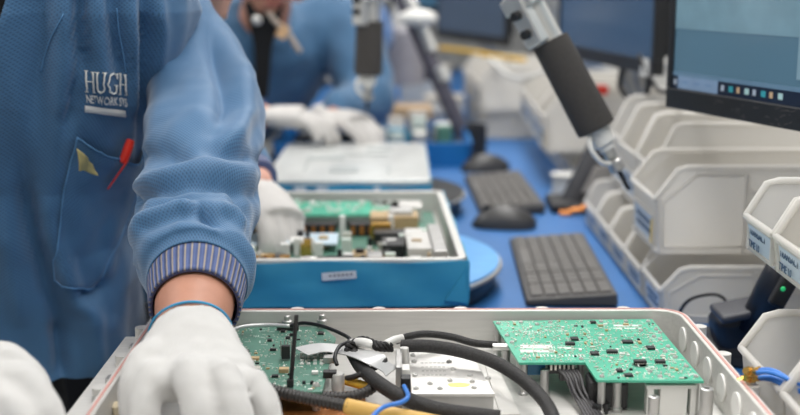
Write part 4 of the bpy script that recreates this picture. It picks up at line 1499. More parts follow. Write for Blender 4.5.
# storage cabinets at the far end of the room
for i, x in enumerate((-1.4, -.5, .4, 1.3)):
    t = thing('storage_cabinet', 'pale grey storage cabinet on the far wall, ' + ['first', 'second', 'third', 'fourth'][i] + ' from the left', 'cabinet', (x, 7.7, 0), 'cabinets along the far wall')
    MB().box((x, 7.72, .95), (.86, .5, 1.9)).build('carcass', mat('cabinet_grey', (170, 172, 174), .5), t, smooth=False, bevel=.004)
    for s in (-1, 1):
        dr = MB().box((x + s * .215, 7.46, .97), (.42, .02, 1.8)).build('door', mat('cabinet_door', (186, 187, 188), .45), t, smooth=False, bevel=.003)
        MB().box((x + s * .04, 7.44, 1.0), (.015, .02, .14)).build('handle', M_chip, dr, smooth=False, bevel=.003)
# ------------------------------------------------------------------ people
def frame_of(fwd, up=V((0, 0, 1))):
    f = V(fwd).normalized()
    r = f.cross(V(up)).normalized()
    u = r.cross(f)
    return r, f, u


def chain(mb, pts, rs, seg=20, n=6, flat=1.0, up=None):
    P = cr(pts, n)
    R = lerp_list(list(rs), n)
    mb.tube(P, R, seg, flat, up)
    mb.ell(P[0], (R[0], R[0], R[0] * flat if up is None else R[0]), seg=14, rings=8)
    mb.ell(P[-1], (R[-1], R[-1], R[-1] * (flat if up is None else 1)), seg=14, rings=8)


def add_head(mb, c, fwd, up=V((0, 0, 1)), s=1.0):
    r, f, u = frame_of(fwd, up)
    R = Matrix((r, f, u)).transposed()
    W = lambda x, y, z: V(c) + R @ V((x, y, z)) * s
    E = lambda x, y, z, a, b, d: mb.ell(W(x, y, z), (a * s, b * s, d * s), R)
    E(0, -.012, .030, .076, .094, .086)      # cranium
    E(0, .022, -.030, .060, .068, .078)      # face
    E(0, .045, -.088, .040, .042, .030)      # chin and jaw
    E(0, .000, -.075, .055, .055, .040)
    for q in (-1, 1):
        E(q * .078, -.008, -.012, .010, .020, .032)   # ears
        E(q * .036, .074, .018, .026, .012, .008)     # brow
        E(q * .042, .060, -.030, .020, .018, .018)    # cheek
    E(0, .088, -.018, .010, .014, .026)      # nose bridge
    E(0, .100, -.036, .016, .014, .011)      # nose tip
    E(0, .083, -.063, .024, .010, .006)
    E(0, .080, -.074, .022, .010, .006)
    return W, R


def face_parts(t, W, R, s, hair_r=1.0, skinm=None):
    for q in (-1, 1):
        MB().ell(W(q * .032, .079, .004), (.012 * s, .009 * s, .009 * s), R).build('eye', M_eye, t)
        MB().ell(W(q * .032, .0865, .003), (.0052 * s, .003 * s, .0052 * s), R).build('iris', M_hair, t)
    MB().ell(W(0, .0895, -.0685), (.022 * s, .005 * s, .0055 * s), R).build('mouth', M_pink, t)
    b = MB()
    b.ell(W(0, -.030, .048), (.083 * s, .092 * s, .082 * s), R)
    b.ell(W(0, -.055, .000), (.076 * s, .056 * s, .080 * s), R)
    organic('hair', b, M_hair, t, .008, 4)


def glove_generic(t, wrist, dirn, back, m, thumb_sign, curl=0.9, s=1.0, spread=.12, name='glove'):
    """relaxed five-fingered hand; back = direction the back of the hand faces"""
    d = V(dirn).normalized()
    n = (V(back) - d * V(back).dot(d)).normalized()
    a = d.cross(n) * thumb_sign           # towards the thumb
    w = V(wrist)
    b = MB()
    P = [w - d * .055 * s, w, w + d * .04 * s, w + d * .085 * s]
    b.tube(cr(P, 5), [r * s for r in lerp_list([.031, .030, .040, .042], 5)], 18, .58, n)
    fl = (.078, .086, .080, .064)
    fr = (.0115, .0118, .0112, .0100)
    for i in range(4):
        off = (.031, .0105, -.0105, -.030)[i]
        k = w + d * (.084 - .004 * abs(i - 1)) * s + a * off * s
        dd = (d + a * (off * 4 * spread)).normalized()
        cu = curl * (.85 + .12 * i)
        pts = [k - dd * .03 * s, k]
        ang = 0
        p = k
        for j, fr_ in enumerate((.45, .30, .25)):
            ang += cu * (.55, .75, .5)[j]
            v = dd * math.cos(ang) - n * math.sin(ang)
            p = p + v * fl[i] * fr_ * s
            pts.append(p)
        chain(b, pts, [fr[i] * s, fr[i] * 1.08 * s, fr[i] * s, fr[i] * .94 * s, fr[i] * .8 * s], 12, 4)
    k = w + d * .018 * s + a * .026 * s
    chain(b, [k - d * .01 * s, k + (d * .7 + a * .7 - n * .2) * .035 * s, k + (d * .9 + a * .75 - n * .35) * .062 * s, k + (d * 1.15 + a * .6 - n * .5) * .080 * s], [.018 * s, .0145 * s, .0125 * s, .010 * s], 12, 5)
    o = organic(name, b, m, t, .0035, 4)
    return o


def simple_worker(t, Jt, skin, fwd_head, smock_m, glove_m, curls=(.8, .8), hair=True, shirt=True, back_l=None, back_r=None, head_up=V((0, 0, 1))):
    """Jt: hip, chest, neck, head, sl, el, wl, hl(dir), sr, er, wr, hr, footl, footr"""
    hip, chest, neck, head = V(Jt['hip']), V(Jt['chest']), V(Jt['neck']), V(Jt['head'])
    b = MB()
    W, R = add_head(b, head, fwd_head, head_up)
    chain(b, [chest, neck, head.lerp(neck, .25)], [.085, .056, .050], 18)
    chain(b, [hip, hip.lerp(chest, .5), chest], [.125, .12, .13], 20)
    for s in 'lr':
        chain(b, [Jt['s' + s], Jt['e' + s], Jt['w' + s]], [.046, .038, .028], 14)
        kn = V(Jt['foot' + s]).lerp(hip, .52) + V((.03, -.02, 0))
        chain(b, [hip + (V(Jt['foot' + s]) - hip) * .05, kn, V(Jt['foot' + s]) + V((0, 0, .07))], [.085, .055, .04], 14)
    organic('body', b, skin, t, .011, 4)
    face_parts(t, W, R, 1.0)
    # smock
    b = MB()
    across = (V(Jt['sl']) - V(Jt['sr']))
    hw = across.length / 2
    across.normalize()
    spine = [hip + V((0, 0, -.12)), hip, hip.lerp(chest, .5), chest, chest.lerp(neck, .55), neck.lerp(chest, .10)]
    P = cr(spine, 6)
    ra = lerp_list([.20, .19, .185, .205, .175, .085], 6)
    rb = lerp_list([.15, .145, .135, .14, .11, .075], 6)
    rings = []
    for i, p in enumerate(P):
        T = (P[min(i + 1, len(P) - 1)] - P[max(i - 1, 0)]).normalized()
        A = (across - T * across.dot(T)).normalized()
        B = T.cross(A)
        rings.append([p + A * (math.cos(2 * math.pi * k / 40) * ra[i]) + B * (math.sin(2 * math.pi * k / 40) * rb[i]) for k in range(40)])
    b.loft(rings)
    for s in 'lr':
        a_, e_, w_ = V(Jt['s' + s]), V(Jt['e' + s]), V(Jt['w' + s])
        chain(b, [a_.lerp(chest, .3), a_, e_, e_.lerp(w_, .8)], [.085, .078, .066, .046], 20)

    def folds(bm):
        for v in bm.verts:
            p = v.co * 9
            v.co += v.normal * (.010 * mnoise.noise(V((p.x, p.y, p.z * .6))) + .005 * mnoise.noise(p * 2.2))
    organic('smock', b, smock_m, t, .010, 3, post=folds)
    for s in 'lr':
        e_, w_ = V(Jt['e' + s]), V(Jt['w' + s])
        MB().tube([e_.lerp(w_, .74), e_.lerp(w_, .98)], [.042, .036], 20, uv=lambda i, k: (k / 20, i * .1)).build('cuff', M_cuff, t)
    b = MB()
    for s in 'lr':
        f = V(Jt['foot' + s])
        kn = f.lerp(hip, .52) + V((.03, -.02, 0))
        chain(b, [hip + (f - hip) * .02, kn, f + V((0, 0, .06))], [.125, .085, .075], 18)
    organic('trousers', b, M_trous, t, .014, 3)
    for s in 'lr':
        f = V(Jt['foot' + s])
        MB().ell(f + V((.05, -.02, .04)), (.12, .048, .042)).build('shoe', M_black, t)
    bl = back_l or V((0, 0, 1))
    br = back_r or V((0, 0, 1))
    glove_generic(t, Jt['wl'], Jt['hl'], bl, glove_m, 1, curls[0])
    glove_generic(t, Jt['wr'], Jt['hr'], br, glove_m, -1, curls[1])
    return W, R


# --- worker at the blue-wrapped box (mostly behind the nearest one)
chin = Q(222, 15, 1.70)
t = thing('person', 'second worker, pale chin in view, gloved hand reaching into the blue-wrapped box', 'person', (-.56, 1.83, 0))
hd = chin + V((-.032, .023, .100))
simple_worker(t, dict(hip=(-.57, 1.86, .93), chest=(-.50, 1.83, 1.17), neck=(-.37, 1.78, 1.30), head=hd,
                      sl=(-.36, 1.92, 1.24), el=(-.32, 1.80, 1.12), wl=tuple(Q(256, 184, 1.62)), hl=(.42, -.62, -.42),
                      sr=(-.56, 1.72, 1.22), er=(-.50, 1.70, 1.06), wr=(-.30, 1.66, 1.07), hr=(.8, -.1, -.4),
                      footl=(-.60, 1.95, 0), footr=(-.60, 1.72, 0)), M_skinp, (.55, -.35, -.75), M_smockb, M_gloveg, (.95, .6), head_up=V((.5, -.2, .8)), back_l=V((.35, -.1, .9)))

# --- worker with black shirt at the far tray
t = thing('person', 'third worker leaning over the far tray, black shirt showing at the open collar, white gloves', 'person', (-.60, 2.82, 0))
simple_worker(t, dict(hip=(-.58, 2.84, .93), chest=(-.36, 2.72, 1.13), neck=(-.30, 2.60, 1.26), head=(-.285, 2.52, 1.385),
                      sl=(-.14, 2.74, 1.22), el=(-.075, 2.62, 1.075), wl=tuple(Q(336, 116, 2.46)), hl=(.45, -.55, -.10),
                      sr=(-.50, 2.56, 1.19), er=(-.46, 2.42, 1.05), wr=tuple(Q(262, 116, 2.34)), hr=(.95, -.1, -.02),
                      footl=(-.62, 2.95, 0), footr=(-.62, 2.68, 0)), M_skin, (.35, -.75, -.5), M_smockb, M_gloveg, (.5, .55), head_up=V((.15, -.3, .9)))
# open collar with the black shirt, lanyard and badge
b = MB()
q = [Q(244, 2, 2.50), Q(284, 2, 2.50), Q(271, 46, 2.525), Q(267, 98, 2.53), Q(256, 98, 2.53), Q(254, 46, 2.525)]
b.bm.faces.new([b.bm.verts.new(p) for p in q])
bmesh.ops.subdivide_edges(b.bm, edges=b.bm.edges[:], cuts=2, use_grid_fill=True)
r = bmesh.ops.extrude_face_region(b.bm, geom=b.bm.faces[:])
for v in [g for g in r['geom'] if isinstance(g, bmesh.types.BMVert)]:
    v.co.y += .03
b.build('shirt', M_shirt, t, ang=40)
MB().tube(cr([Q(266, 8, 2.50), Q(276, 22, 2.505), Q(288, 34, 2.53), Q(300, 52, 2.55)], 6), .006, 8).build('lanyard', mat('pale_lanyard', (206, 190, 176), .6), t, ang=180)
MB().box(Q(283, 32, 2.50), (.022, .006, .030), rot=Matrix.Rotation(.6, 3, 'Y')).build('badge', mat('badge_tan', (206, 170, 130), .5), t, smooth=False, bevel=.002)
MB().ell(Q(257, 20, 2.49), (.011, .006, .011)).build('collar_stud', M_steel, t)

# --- farthest worker
t = thing('person', 'farthest worker bent low over the bench in a blue smock, head above the frame', 'person', (-.60, 3.62, 0))
simple_worker(t, dict(hip=(-.60, 3.66, .93), chest=(-.36, 3.46, 1.14), neck=(-.26, 3.34, 1.30), head=(-.22, 3.26, 1.43),
                      sl=(-.12, 3.46, 1.22), el=(-.08, 3.28, 1.17), wl=tuple(Q(356, 66, 3.10)), hl=(.3, -.7, -.5),
                      sr=(-.48, 3.34, 1.22), er=(-.42, 3.16, 1.08), wr=tuple(Q(326, 74, 3.05)), hr=(.8, -.3, -.3),
                      footl=(-.64, 3.8, 0), footr=(-.64, 3.5, 0)), M_skin, (.3, -.7, -.6), mat('deep_blue_smock_cloth', (52, 96, 150), .7, var=.12, vs=20, sheen=.3), M_gloveg, (.6, .6), head_up=V((.15, -.3, .9)))

# ------------------------------------------------------------------ the nearest worker
t = ME = thing('person', 'nearest worker in a blue smock with white lettering, gloved hands over the open chassis', 'person', (-.53, 1.40, 0))
YAW = math.radians(7)
FW = V((math.sin(YAW), -math.cos(YAW), 0))
AC = V((math.cos(YAW), math.sin(YAW), 0))


def seg_dist(px, py, poly):
    best = 1e9
    tt = 0
    n = len(poly) - 1
    for i in range(n):
        ax, ay = poly[i]
        bx, by = poly[i + 1]
        dx, dy = bx - ax, by - ay
        u = max(0, min(1, ((px - ax) * dx + (py - ay) * dy) / (dx * dx + dy * dy + 1e-9)))
        d = math.hypot(px - ax - dx * u, py - ay - dy * u)
        if d < best:
            best = d
            tt = (i + u) / n
    return best, tt


def emboss(verts, normals, folds):
    """press soft folds into cloth: (polyline over the garment front, width, height)"""
    out = []
    cp = V((0, 0, CZ))
    for co, no in zip(verts, normals):
        d = 0.0
        if no.dot(cp - co) > 0:
            x, y = J(co)
            if -60 < x < 300 and -60 < y < 460:
                for poly, w, amp in folds:
                    q, s = seg_dist(x, y, poly)
                    if q < w * 2.6:
                        taper = min(1, 4 * s, 4 * (1 - s)) if len(poly) > 1 else 1
                        d += amp * math.exp(-(q / w) ** 2) * (.25 + .75 * taper)
        out.append(d)
    return out


def collar_half(z):
    return max(0.0, (z - 1.13) * .21)


# torso of the smock
zs = [.870, .94, 1.02, 1.10, 1.20, 1.30, 1.38, 1.43, 1.465, 1.49]
cx = [-.540, -.540, -.538, -.525, -.497, -.468, -.455, -.452, -.450, -.448]
cy = [1.405, 1.400, 1.392, 1.380, 1.362, 1.345, 1.335, 1.330, 1.328, 1.328]
aa = [.205, .202, .198, .205, .222, .232, .205, .160, .105, .078]
bb_ = [.142, .140, .136, .133, .136, .132, .120, .105, .090, .078]
NS = 14
zz, cxx, cyy, ax_, bx_ = [lerp_list(l, NS) for l in (zs, cx, cy, aa, bb_)]
NR, NT = len(zz), 200
rings = []
for i in range(NR):
    ring = []
    de = math.asin(min(.9, (collar_half(zz[i]) / ax_[i]) ** (1 / .72))) + .0005
    for k in range(NT):
        th = math.pi / 2 - de - (2 * math.pi - 2 * de) * k / (NT - 1)
        c_, s_ = math.cos(th), math.sin(th)
        e = .72
        ring.append(V((cxx[i], cyy[i], zz[i])) + AC * (math.copysign(abs(c_) ** e, c_) * ax_[i]) + FW * (math.copysign(abs(s_) ** e, s_) * bx_[i]))
    rings.append(ring)
TF = [
    ([(77, -30), (79, 40), (84, 70)], 6, -.016),
    ([(74, 70), (72, 100), (66, 132)], 6, -.010),
    ([(60, -30), (64, 40), (62, 110), (52, 200)], 13, .008),
    ([(98, -30), (100, 40), (104, 110)], 10, .007),
    ([(106, -30), (112, 30), (124, 80)], 7, -.008),
    ([(128, -30), (131, 50), (136, 120), (132, 160)], 7, .008),
    ([(140, -10), (146, 40), (142, 100), (134, 170)], 7, -.011),
    ([(150, -20), (156, 30), (150, 90)], 8, .006),
    ([(40, -30), (42, 40), (30, 140)], 9, -.006),
    ([(20, 160), (30, 220), (48, 290), (72, 345)], 10, -.011),
    ([(40, 190), (50, 240), (72, 296), (100, 325)], 9, .007),
    ([(56, 318), (60, 350), (63, 385)], 9, -.014),
    ([(84, 300), (92, 345), (96, 385)], 9, .008),
    ([(0, 200), (10, 270), (25, 330)], 12, .007),
    ([(112, 215), (108, 250), (100, 280)], 8, .006),
    ([(70, 295), (90, 293), (104, 280)], 5, -.007),
]
# normals by differences
tn = []
tv = []
for i in range(NR):
    for k in range(NT):
        a = rings[i][min(k + 1, NT - 1)] - rings[i][max(k - 1, 0)]
        b_ = rings[min(i + 1, NR - 1)][k] - rings[max(i - 1, 0)][k]
        nn = a.cross(b_).normalized()
        if nn.dot(rings[i][k] - V((cxx[i], cyy[i], zz[i]))) < 0: nn = -nn
        tn.append(nn)
        tv.append(rings[i][k])
dd = [1.7 * q for q in emboss(tv, tn, TF)]
for i in range(NR):
    for k in range(NT):
        j = i * NT + k
        w_ = mnoise.noise(V((tv[j].x * 17 + tv[j].z * 3, tv[j].y * 9, tv[j].z * 4.5)))
        nz = .007 * (1 - 2 * abs(w_)) + .0045 * mnoise.noise(V((tv[j].x * 30, tv[j].y * 20, tv[j].z * 12))) + .0012 * mnoise.noise(tv[j] * 60)
        rings[i][k] = tv[j] + tn[j] * (dd[j] + nz)


b = MB()
b.loft(rings, caps=False, closed=False, uv=lambda i, k: (k / NT * 1.05, zz[i]))
b.bm.normal_update()
tb = BVHTree.FromBMesh(b.bm)

# sleeve of the arm on the right
SP = [Q(108, -75, 1.430), Q(137, -20, 1.425), Q(178, 50, 1.400), Q(205, 105, 1.325), Q(203, 152, 1.240), Q(199, 197, 1.160), Q(199, 236, 1.095), Q(198, 270, 1.045), Q(197, 284, 1.022)]
SR = [.070, .066, .062, .055, .0575, .0560, .0545, .0495, .0455]
n = 14
P = cr(SP, n)
RR = lerp_list(SR, n)
acc = [0]
for i in range(len(P) - 1):
    acc.append(acc[-1] + (P[i + 1] - P[i]).length)
NT2 = 150
srings = []
u = V((1, 0, 0))
for i in range(len(P)):
    T = (P[min(i + 1, len(P) - 1)] - P[max(i - 1, 0)]).normalized()
    u = (u - T * u.dot(T)).normalized()
    w = T.cross(u)
    srings.append([P[i] + (u * math.cos(2 * math.pi * k / NT2) + w * math.sin(2 * math.pi * k / NT2)) * RR[i] for k in range(NT2)])
SF = [
    ([(222, 20), (238, 70), (243, 115), (232, 140), (214, 152)], 9, .009),
    ([(208, 20), (218, 70), (226, 110), (214, 135)], 8, -.006),
    ([(250, 95), (258, 130), (262, 165)], 6, .004),
    ([(172, 40), (160, 100), (150, 140)], 10, .006),
    ([(132, 212), (150, 196), (190, 186), (225, 186), (258, 198)], 6, -.009),
    ([(136, 196), (160, 180), (200, 170), (255, 176)], 8, .007),
    ([(200, 150), (225, 158), (262, 160)], 6, -.006),
    ([(140, 158), (165, 152), (196, 160)], 7, -.005),
    ([(138, 250), (150, 228), (180, 212), (206, 208)], 7, .009),
    ([(206, 208), (232, 214), (252, 232)], 7, .007),
    ([(196, 206), (204, 222), (224, 238)], 5, -.006),
    ([(142, 266), (158, 246), (182, 234), (214, 236), (238, 254)], 7, .006),
    ([(232, 190), (244, 215), (254, 245)], 6, -.006),
    ([(150, 214), (172, 202), (196, 198)], 5, -.005),
]
sv, sn = [], []
for i in range(len(P)):
    for k in range(NT2):
        a = srings[i][(k + 1) % NT2] - srings[i][k - 1]
        b_ = srings[min(i + 1, len(P) - 1)][k] - srings[max(i - 1, 0)][k]
        nn = a.cross(b_).normalized()
        if nn.dot(srings[i][k] - P[i]) < 0: nn = -nn
        sn.append(nn)
        sv.append(srings[i][k])
dd = [1.5 * q for q in emboss(sv, sn, SF)]
for i in range(len(P)):
    for k in range(NT2):
        j = i * NT2 + k
        w_ = mnoise.noise(V((sv[j].x * 11, sv[j].y * 9 + 4, sv[j].z * 20 + sv[j].x * 8)))
        f_ = min(1.0, max(.25, (i - 18) / 40))
        nz = f_ * .007 * (1 - 2 * abs(w_)) + .0030 * mnoise.noise(V((sv[j].x * 16, sv[j].y * 12, sv[j].z * 22))) + .0022 * f_ * mnoise.noise(sv[j] * 45)
        fe = min(1.0, (len(P) - 1 - i) / 16)
        srings[i][k] = sv[j] + sn[j] * (dd[j] + nz) * (.12 + .88 * fe)
# turned-in hem of the sleeve
c0 = P[-1]
for s, back in ((.99, -.002), (.97, .001), (.965, .012), (.96, .025)):
    Td = (P[-2] - P[-1]).normalized()
    srings.append([c0 + (p - c0) * s + Td * back for p in srings[len(P) - 1]])
b.loft(srings, caps=False, uv=lambda i, k: (k / NT2 * .44, acc[min(i, len(acc) - 1)]))
# far sleeve, towards the hand at the lower left
SPr = [V((-.62, 1.32, 1.42)), V((-.66, 1.22, 1.27)), V((-.66, 1.08, 1.13)), V((-.58, .96, 1.09)), Q(-130, 350, .90)]
Pr = cr(SPr, 10)
b.tube(Pr, lerp_list([.078, .075, .070, .060, .050], 10), 60, uv=lambda i, k: (k / 60 * .44, i * .012))
sm = b.build('smock', M_smock, t, ang=180, recalc=False)
so = sm.modifiers.new('cloth', 'SOLIDIFY')
so.thickness = .0012
so.offset = 0

# shirt under the open front
rg = []
for i in range(0, NR, 4):
    if zz[i] < 1.0: continue
    rg.append([V((cxx[i], cyy[i], zz[i])) + AC * (math.cos(2 * math.pi * k / 60) * ax_[i] * .90) + FW * (math.sin(2 * math.pi * k / 60) * bx_[i] * .90) for k in range(60)])
MB().loft(rg) and None
b = MB()
b.loft(rg)
b.build('shirt', M_shirt, t, ang=180)

# ---- draped details on the coat front
CP = V((0, 0, CZ))


def drape(px, py, off=.001):
    off += .0012
    d = ray(px, py).normalized()
    hit = tb.ray_cast(CP, d)
    if hit[0] is None:
        return None, None
    n_ = hit[1]
    if n_.dot(d) > 0: n_ = -n_
    return hit[0] + n_ * off, n_


# chest pocket
top = [(76, 136), (90, 143), (104, 151), (120, 158), (133, 162), (143, 148)]
bot = [(57, 279), (64, 285), (74, 288), (84, 288), (93, 286), (100, 279)]
lft = [(76, 136), (69, 160), (63, 187), (58, 225), (55, 258), (57, 279)]
rgt = [(143, 148), (140, 170), (133, 198), (122, 228), (110, 256), (100, 279)]


def pl(pts, s):
    f = s * (len(pts) - 1)
    i = min(int(f), len(pts) - 2)
    f -= i
    return V(pts[i]) * (1 - f) + V(pts[i + 1]) * f


NPU, NPV = 28, 32
grid = []
for j in range(NPV + 1):
    v_ = j / NPV
    row = []
    for i in range(NPU + 1):
        u_ = i / NPU
        a = pl(top, u_) * (1 - v_) + pl(bot, u_) * v_
        bq = pl(lft, v_) * (1 - u_) + pl(rgt, v_) * u_
        cc = (V(top[0]) * (1 - u_) + V(top[-1]) * u_) * (1 - v_) + (V(bot[0]) * (1 - u_) + V(bot[-1]) * u_) * v_
        q = a + bq - cc
        edge = min(u_, 1 - u_, 1 - v_) * 4
        bul = min(1, edge)
        p, n_ = drape(q.x, q.y, .0016 + .007 * bul * (1 - v_ * .6) + .0015 * mnoise.noise(V((u_ * 4, v_ * 5, 3))))
        row.append((p, n_))
    grid.append(row)
last = None
for row in grid:
    for i, (p, n_) in enumerate(row):
        if p is None: row[i] = last if last else (V((-.35, 1.25, 1.1)), FW)
        last = row[i]
b = MB()
b.loft([[p for p, _ in row] for row in grid], caps=False, closed=False, uv=lambda i, k: (k * .0040, -i * .0047))
pk = b.build('pocket', M_smock, t, ang=180, recalc=False)
so = pk.modifiers.new('cloth', 'SOLIDIFY')
so.thickness = .0012
so.offset = 0
b = MB()
for ln in ([r[0] for r in grid], [r[-1] for r in grid], grid[-1], grid[0]):
    b.tube([p + n_ * .0006 for p, n_ in ln], .0009, 6)
b.build('pocket_stitching', M_seam, t, ang=180)
# straight seam across the chest
for name, pts in (('chest_seam', [(64, 14), (58, 26), (52, 38), (46, 56), (42, 72)]), ('chest_seam', [(118, 8), (120, 30), (124, 52), (127, 72)])):
    q = [drape(x, y, .0006)[0] for x, y in pts]
    q = [p for p in q if p is not None]
    if len(q) > 1:
        MB().tube(cr(q, 5), .0007, 6).build(name, M_seam, t, ang=180)


# embroidered lettering
def glyph_strokes(ch):
    S = []          # rectangles x0,y0,x1,y1 and polylines (pts, width)
    if ch == 'H':
        S = [[(.12, 0), (.12, 1)], [(.62, 0), (.62, 1)], [(.12, .5), (.62, .5)], [(0, 0), (.24, 0)], [(0, 1), (.24, 1)], [(.50, 0), (.74, 0)], [(.50, 1), (.74, 1)]]
    elif ch == 'U':
        S = [[(.12, 1), (.12, .28), (.18, .10), (.33, .02), (.48, .10), (.54, .28), (.54, 1)], [(0, 1), (.24, 1)], [(.44, 1), (.66, 1)]]
    elif ch == 'G':
        S = [[(.62, .80), (.52, .94), (.36, 1), (.16, .88), (.07, .50), (.16, .12), (.36, 0), (.54, .05), (.58, .12), (.58, .42)], [(.44, .42), (.70, .42)], [(.62, 1), (.62, .72)]]
    elif ch == 'E':
        S = [[(.12, 0), (.12, 1)], [(0, 0), (.52, 0), (.54, .16)], [(0, 1), (.50, 1), (.52, .86)], [(.12, .52), (.40, .52)], [(.40, .42), (.40, .62)]]
    return S


tx0, ty0, th_ = 85.0, 91.0, 20.0
W_ = [('H', .74), ('U', .68), ('G', .72), ('H', .74)]
b = MB()
xx = 0
for ch, w_ in W_:
    for st_ in glyph_strokes(ch):
        vert = abs(st_[0][0] - st_[-1][0]) < .01 and len(st_) == 2
        wd = .00105 if (vert or len(st_) > 4) else .0006
        pts = []
        for i in range(len(st_) - 1):
            for q in range(4):
                f = q / 4
                pts.append((st_[i][0] * (1 - f) + st_[i + 1][0] * f, st_[i][1] * (1 - f) + st_[i + 1][1] * f))
        pts.append(st_[-1])
        dr = [drape(tx0 + (xx + x) * 14.6, ty0 - y * th_ + (xx + x) * 1.2, .0012)[0] for x, y in pts]
        dr = [p for p in dr if p is not None]
        if len(dr) > 1:
            b.tube(dr, wd, 6)
    xx += w_ + .02
b.build('lettering', M_white, t, ang=180)
me = text_mesh('NETWORK SYS', 1.0, bold=.022)
mw = max(v.co.x for v in me.vertices)
b = MB()
b.bm.from_mesh(me)
bpy.data.meshes.remove(me)
bmesh.ops.triangulate(b.bm, faces=b.bm.faces[:])
bad = []
for v in b.bm.verts:
    p, n_ = drape(85.5 + v.co.x / mw * 41.5, 101.5 - v.co.y * 11.5 + v.co.x / mw * 4.0, .0018)
    if p is None: bad.append(v)
    else: v.co = p
bmesh.ops.delete(b.bm, geom=bad, context='VERTS')
b.build('lettering', M_white, t, smooth=False, recalc=False)
b = MB()
rows = []
for j in range(4):
    row = []
    for i in range(16):
        p, n_ = drape(84.5 + i * 2.72, 105.0 + j * 2.2 + i * .34, .0013 if 0 < j < 3 else .0004)
        if p is not None: row.append(p)
    rows.append(row)
m_ = min(len(r) for r in rows)
b.loft([r[:m_] for r in rows], caps=False, closed=False)
b.build('embroidered_bar', M_white, t, ang=180, recalc=False)

# body: head, neck, trunk, arms and legs as one surface
b = MB()
hdc = V((-.425, 1.235, 1.655))
Wf, Rf = add_head(b, hdc, (.45, -.75, -.55), V((.2, -.3, .9)))
chain(b, [(-.45, 1.33, 1.36), (-.447, 1.318, 1.48), (-.435, 1.265, 1.60)], [.085, .058, .052], 18)
chain(b, [(-.535, 1.40, .92), (-.53, 1.38, 1.10), (-.48, 1.345, 1.33)], [.115, .105, .11], 20)
wl = Q(190, 332, .952)
fa = [P[0], P[n], P[2 * n], P[3 * n], P[4 * n], P[4 * n].lerp(P[-1], .6), P[-1], Q(194, 308, .988), wl, Q(189, 350, .925)]
chain(b, fa, [.040, .040, .040, .040, .040, .040, .0375, .0355, .0285, .020], 20)
chain(b, [SPr[0], SPr[2], SPr[-1], Q(-75, 372, .850)], [.046, .040, .036, .030], 18)
for s, fx in (('l', 1.30), ('r', 1.52)):
    chain(b, [(-.54, 1.40 + (fx - 1.41) * .4, .90), (-.52, fx, .48), (-.56, fx, .07)], [.060, .050, .04], 14)
organic('body', b, M_skin, t, .006, 5)
face_parts(t, Wf, Rf, 1.0)
b = MB()
for fx in (1.30, 1.52):
    chain(b, [(-.54, 1.40 + (fx - 1.41) * .4, .90), (-.53, fx, .48), (-.56, fx, .05)], [.085, .080, .075], 20)
organic('trousers', b, M_trous, t, .012, 3)
for fx in (1.30, 1.52):
    MB().ell((-.50, fx - .01, .042), (.13, .05, .042)).build('shoe', M_black, t)

# knitted cuff
b = MB()
cpts = cr([P[-1].lerp(P[-2], .0) + (P[-3] - P[-1]), P[-1], Q(196, 295, 1.008), Q(195, 307, .990)], 6)
b.tube(cpts, lerp_list([.0438, .0434, .0415, .0390], 6), 120, caps=False, uv=lambda i, k: (k / 120, i * .05))
cu = b.build('cuff', M_cuff, t, ang=180)
so = cu.modifiers.new('cloth', 'SOLIDIFY')
so.thickness = .002
so.offset = -1
b = MB()
b.tube([cpts[-1], cpts[-1] + (cpts[-1] - cpts[-2]) * .25], [.0391, .0387], 60, caps=False)
o = b.build('cuff_hem', mat('dark_cuff_hem', (70, 72, 104), .85), t, ang=180)
so = o.modifiers.new('cloth', 'SOLIDIFY')
so.thickness = .0016
so.offset = -1

# gloved hand in the middle
b = MB()
pp = [Q(190.5, 333, .953), Q(191, 348, .930), Q(191, 366, .900), Q(196, 379, .872), Q(199, 385, .862)]
Pq = cr(pp, 6)
hw_ = lerp_list([.0350, .0425, .0490, .0490, .0430], 6)
hh_ = lerp_list([.0305, .0285, .0225, .0165, .0110], 6)
rings = []
for i, p in enumerate(Pq):
    T = (Pq[min(i + 1, len(Pq) - 1)] - Pq[max(i - 1, 0)]).normalized()
    u = V((0, -.35, 1))
    u = (u - T * u.dot(T)).normalized()
    w = T.cross(u)
    rings.append([p + w * (math.cos(2 * math.pi * k / 28) * hw_[i]) + u * (math.sin(2 * math.pi * k / 28) * hh_[i]) for k in range(28)])
b.loft(rings)
kn = [Q(150, 380, .868), Q(189, 376, .854), Q(224, 378, .854), Q(254, 385, .866)]
e2 = [(144, 424, .840), (202, 424, .822), (239, 424, .824), (270, 424, .846)]
rf = (.0132, .0134, .0128, .0116)
root = Pq[len(Pq) // 2]
for i in range(4):
    k2 = Q(*e2[i])
    tip = k2 + V((.004 * (i - 1), .006, -.062 + .006 * abs(i - 1)))
    mid = k2.lerp(tip, .55) + V((0, -.004, 0))
    chain(b, [root.lerp(kn[i], .25) + V((0, 0, .002)), kn[i], k2, mid, tip], [rf[i] * .9, rf[i] * 1.0, rf[i] * .98, rf[i] * .92, rf[i] * .75], 16, 5)
    b.ell(kn[i] + V((0, .002, .0015)), (rf[i] * 1.05, rf[i] * 1.05, rf[i]), seg=14, rings=8)
chain(b, [Q(168, 352, .925), Q(148, 364, .895), Q(138, 384, .875), Q(136, 408, .862), Q(143, 432, .850)], [.018, .018, .0160, .0145, .011], 16, 5)


def knitfolds(bm):
    for v in bm.verts:
        p = v.co
        v.co += v.normal * (.0012 * mnoise.noise(p * 42) + .0007 * mnoise.noise(p * 95))


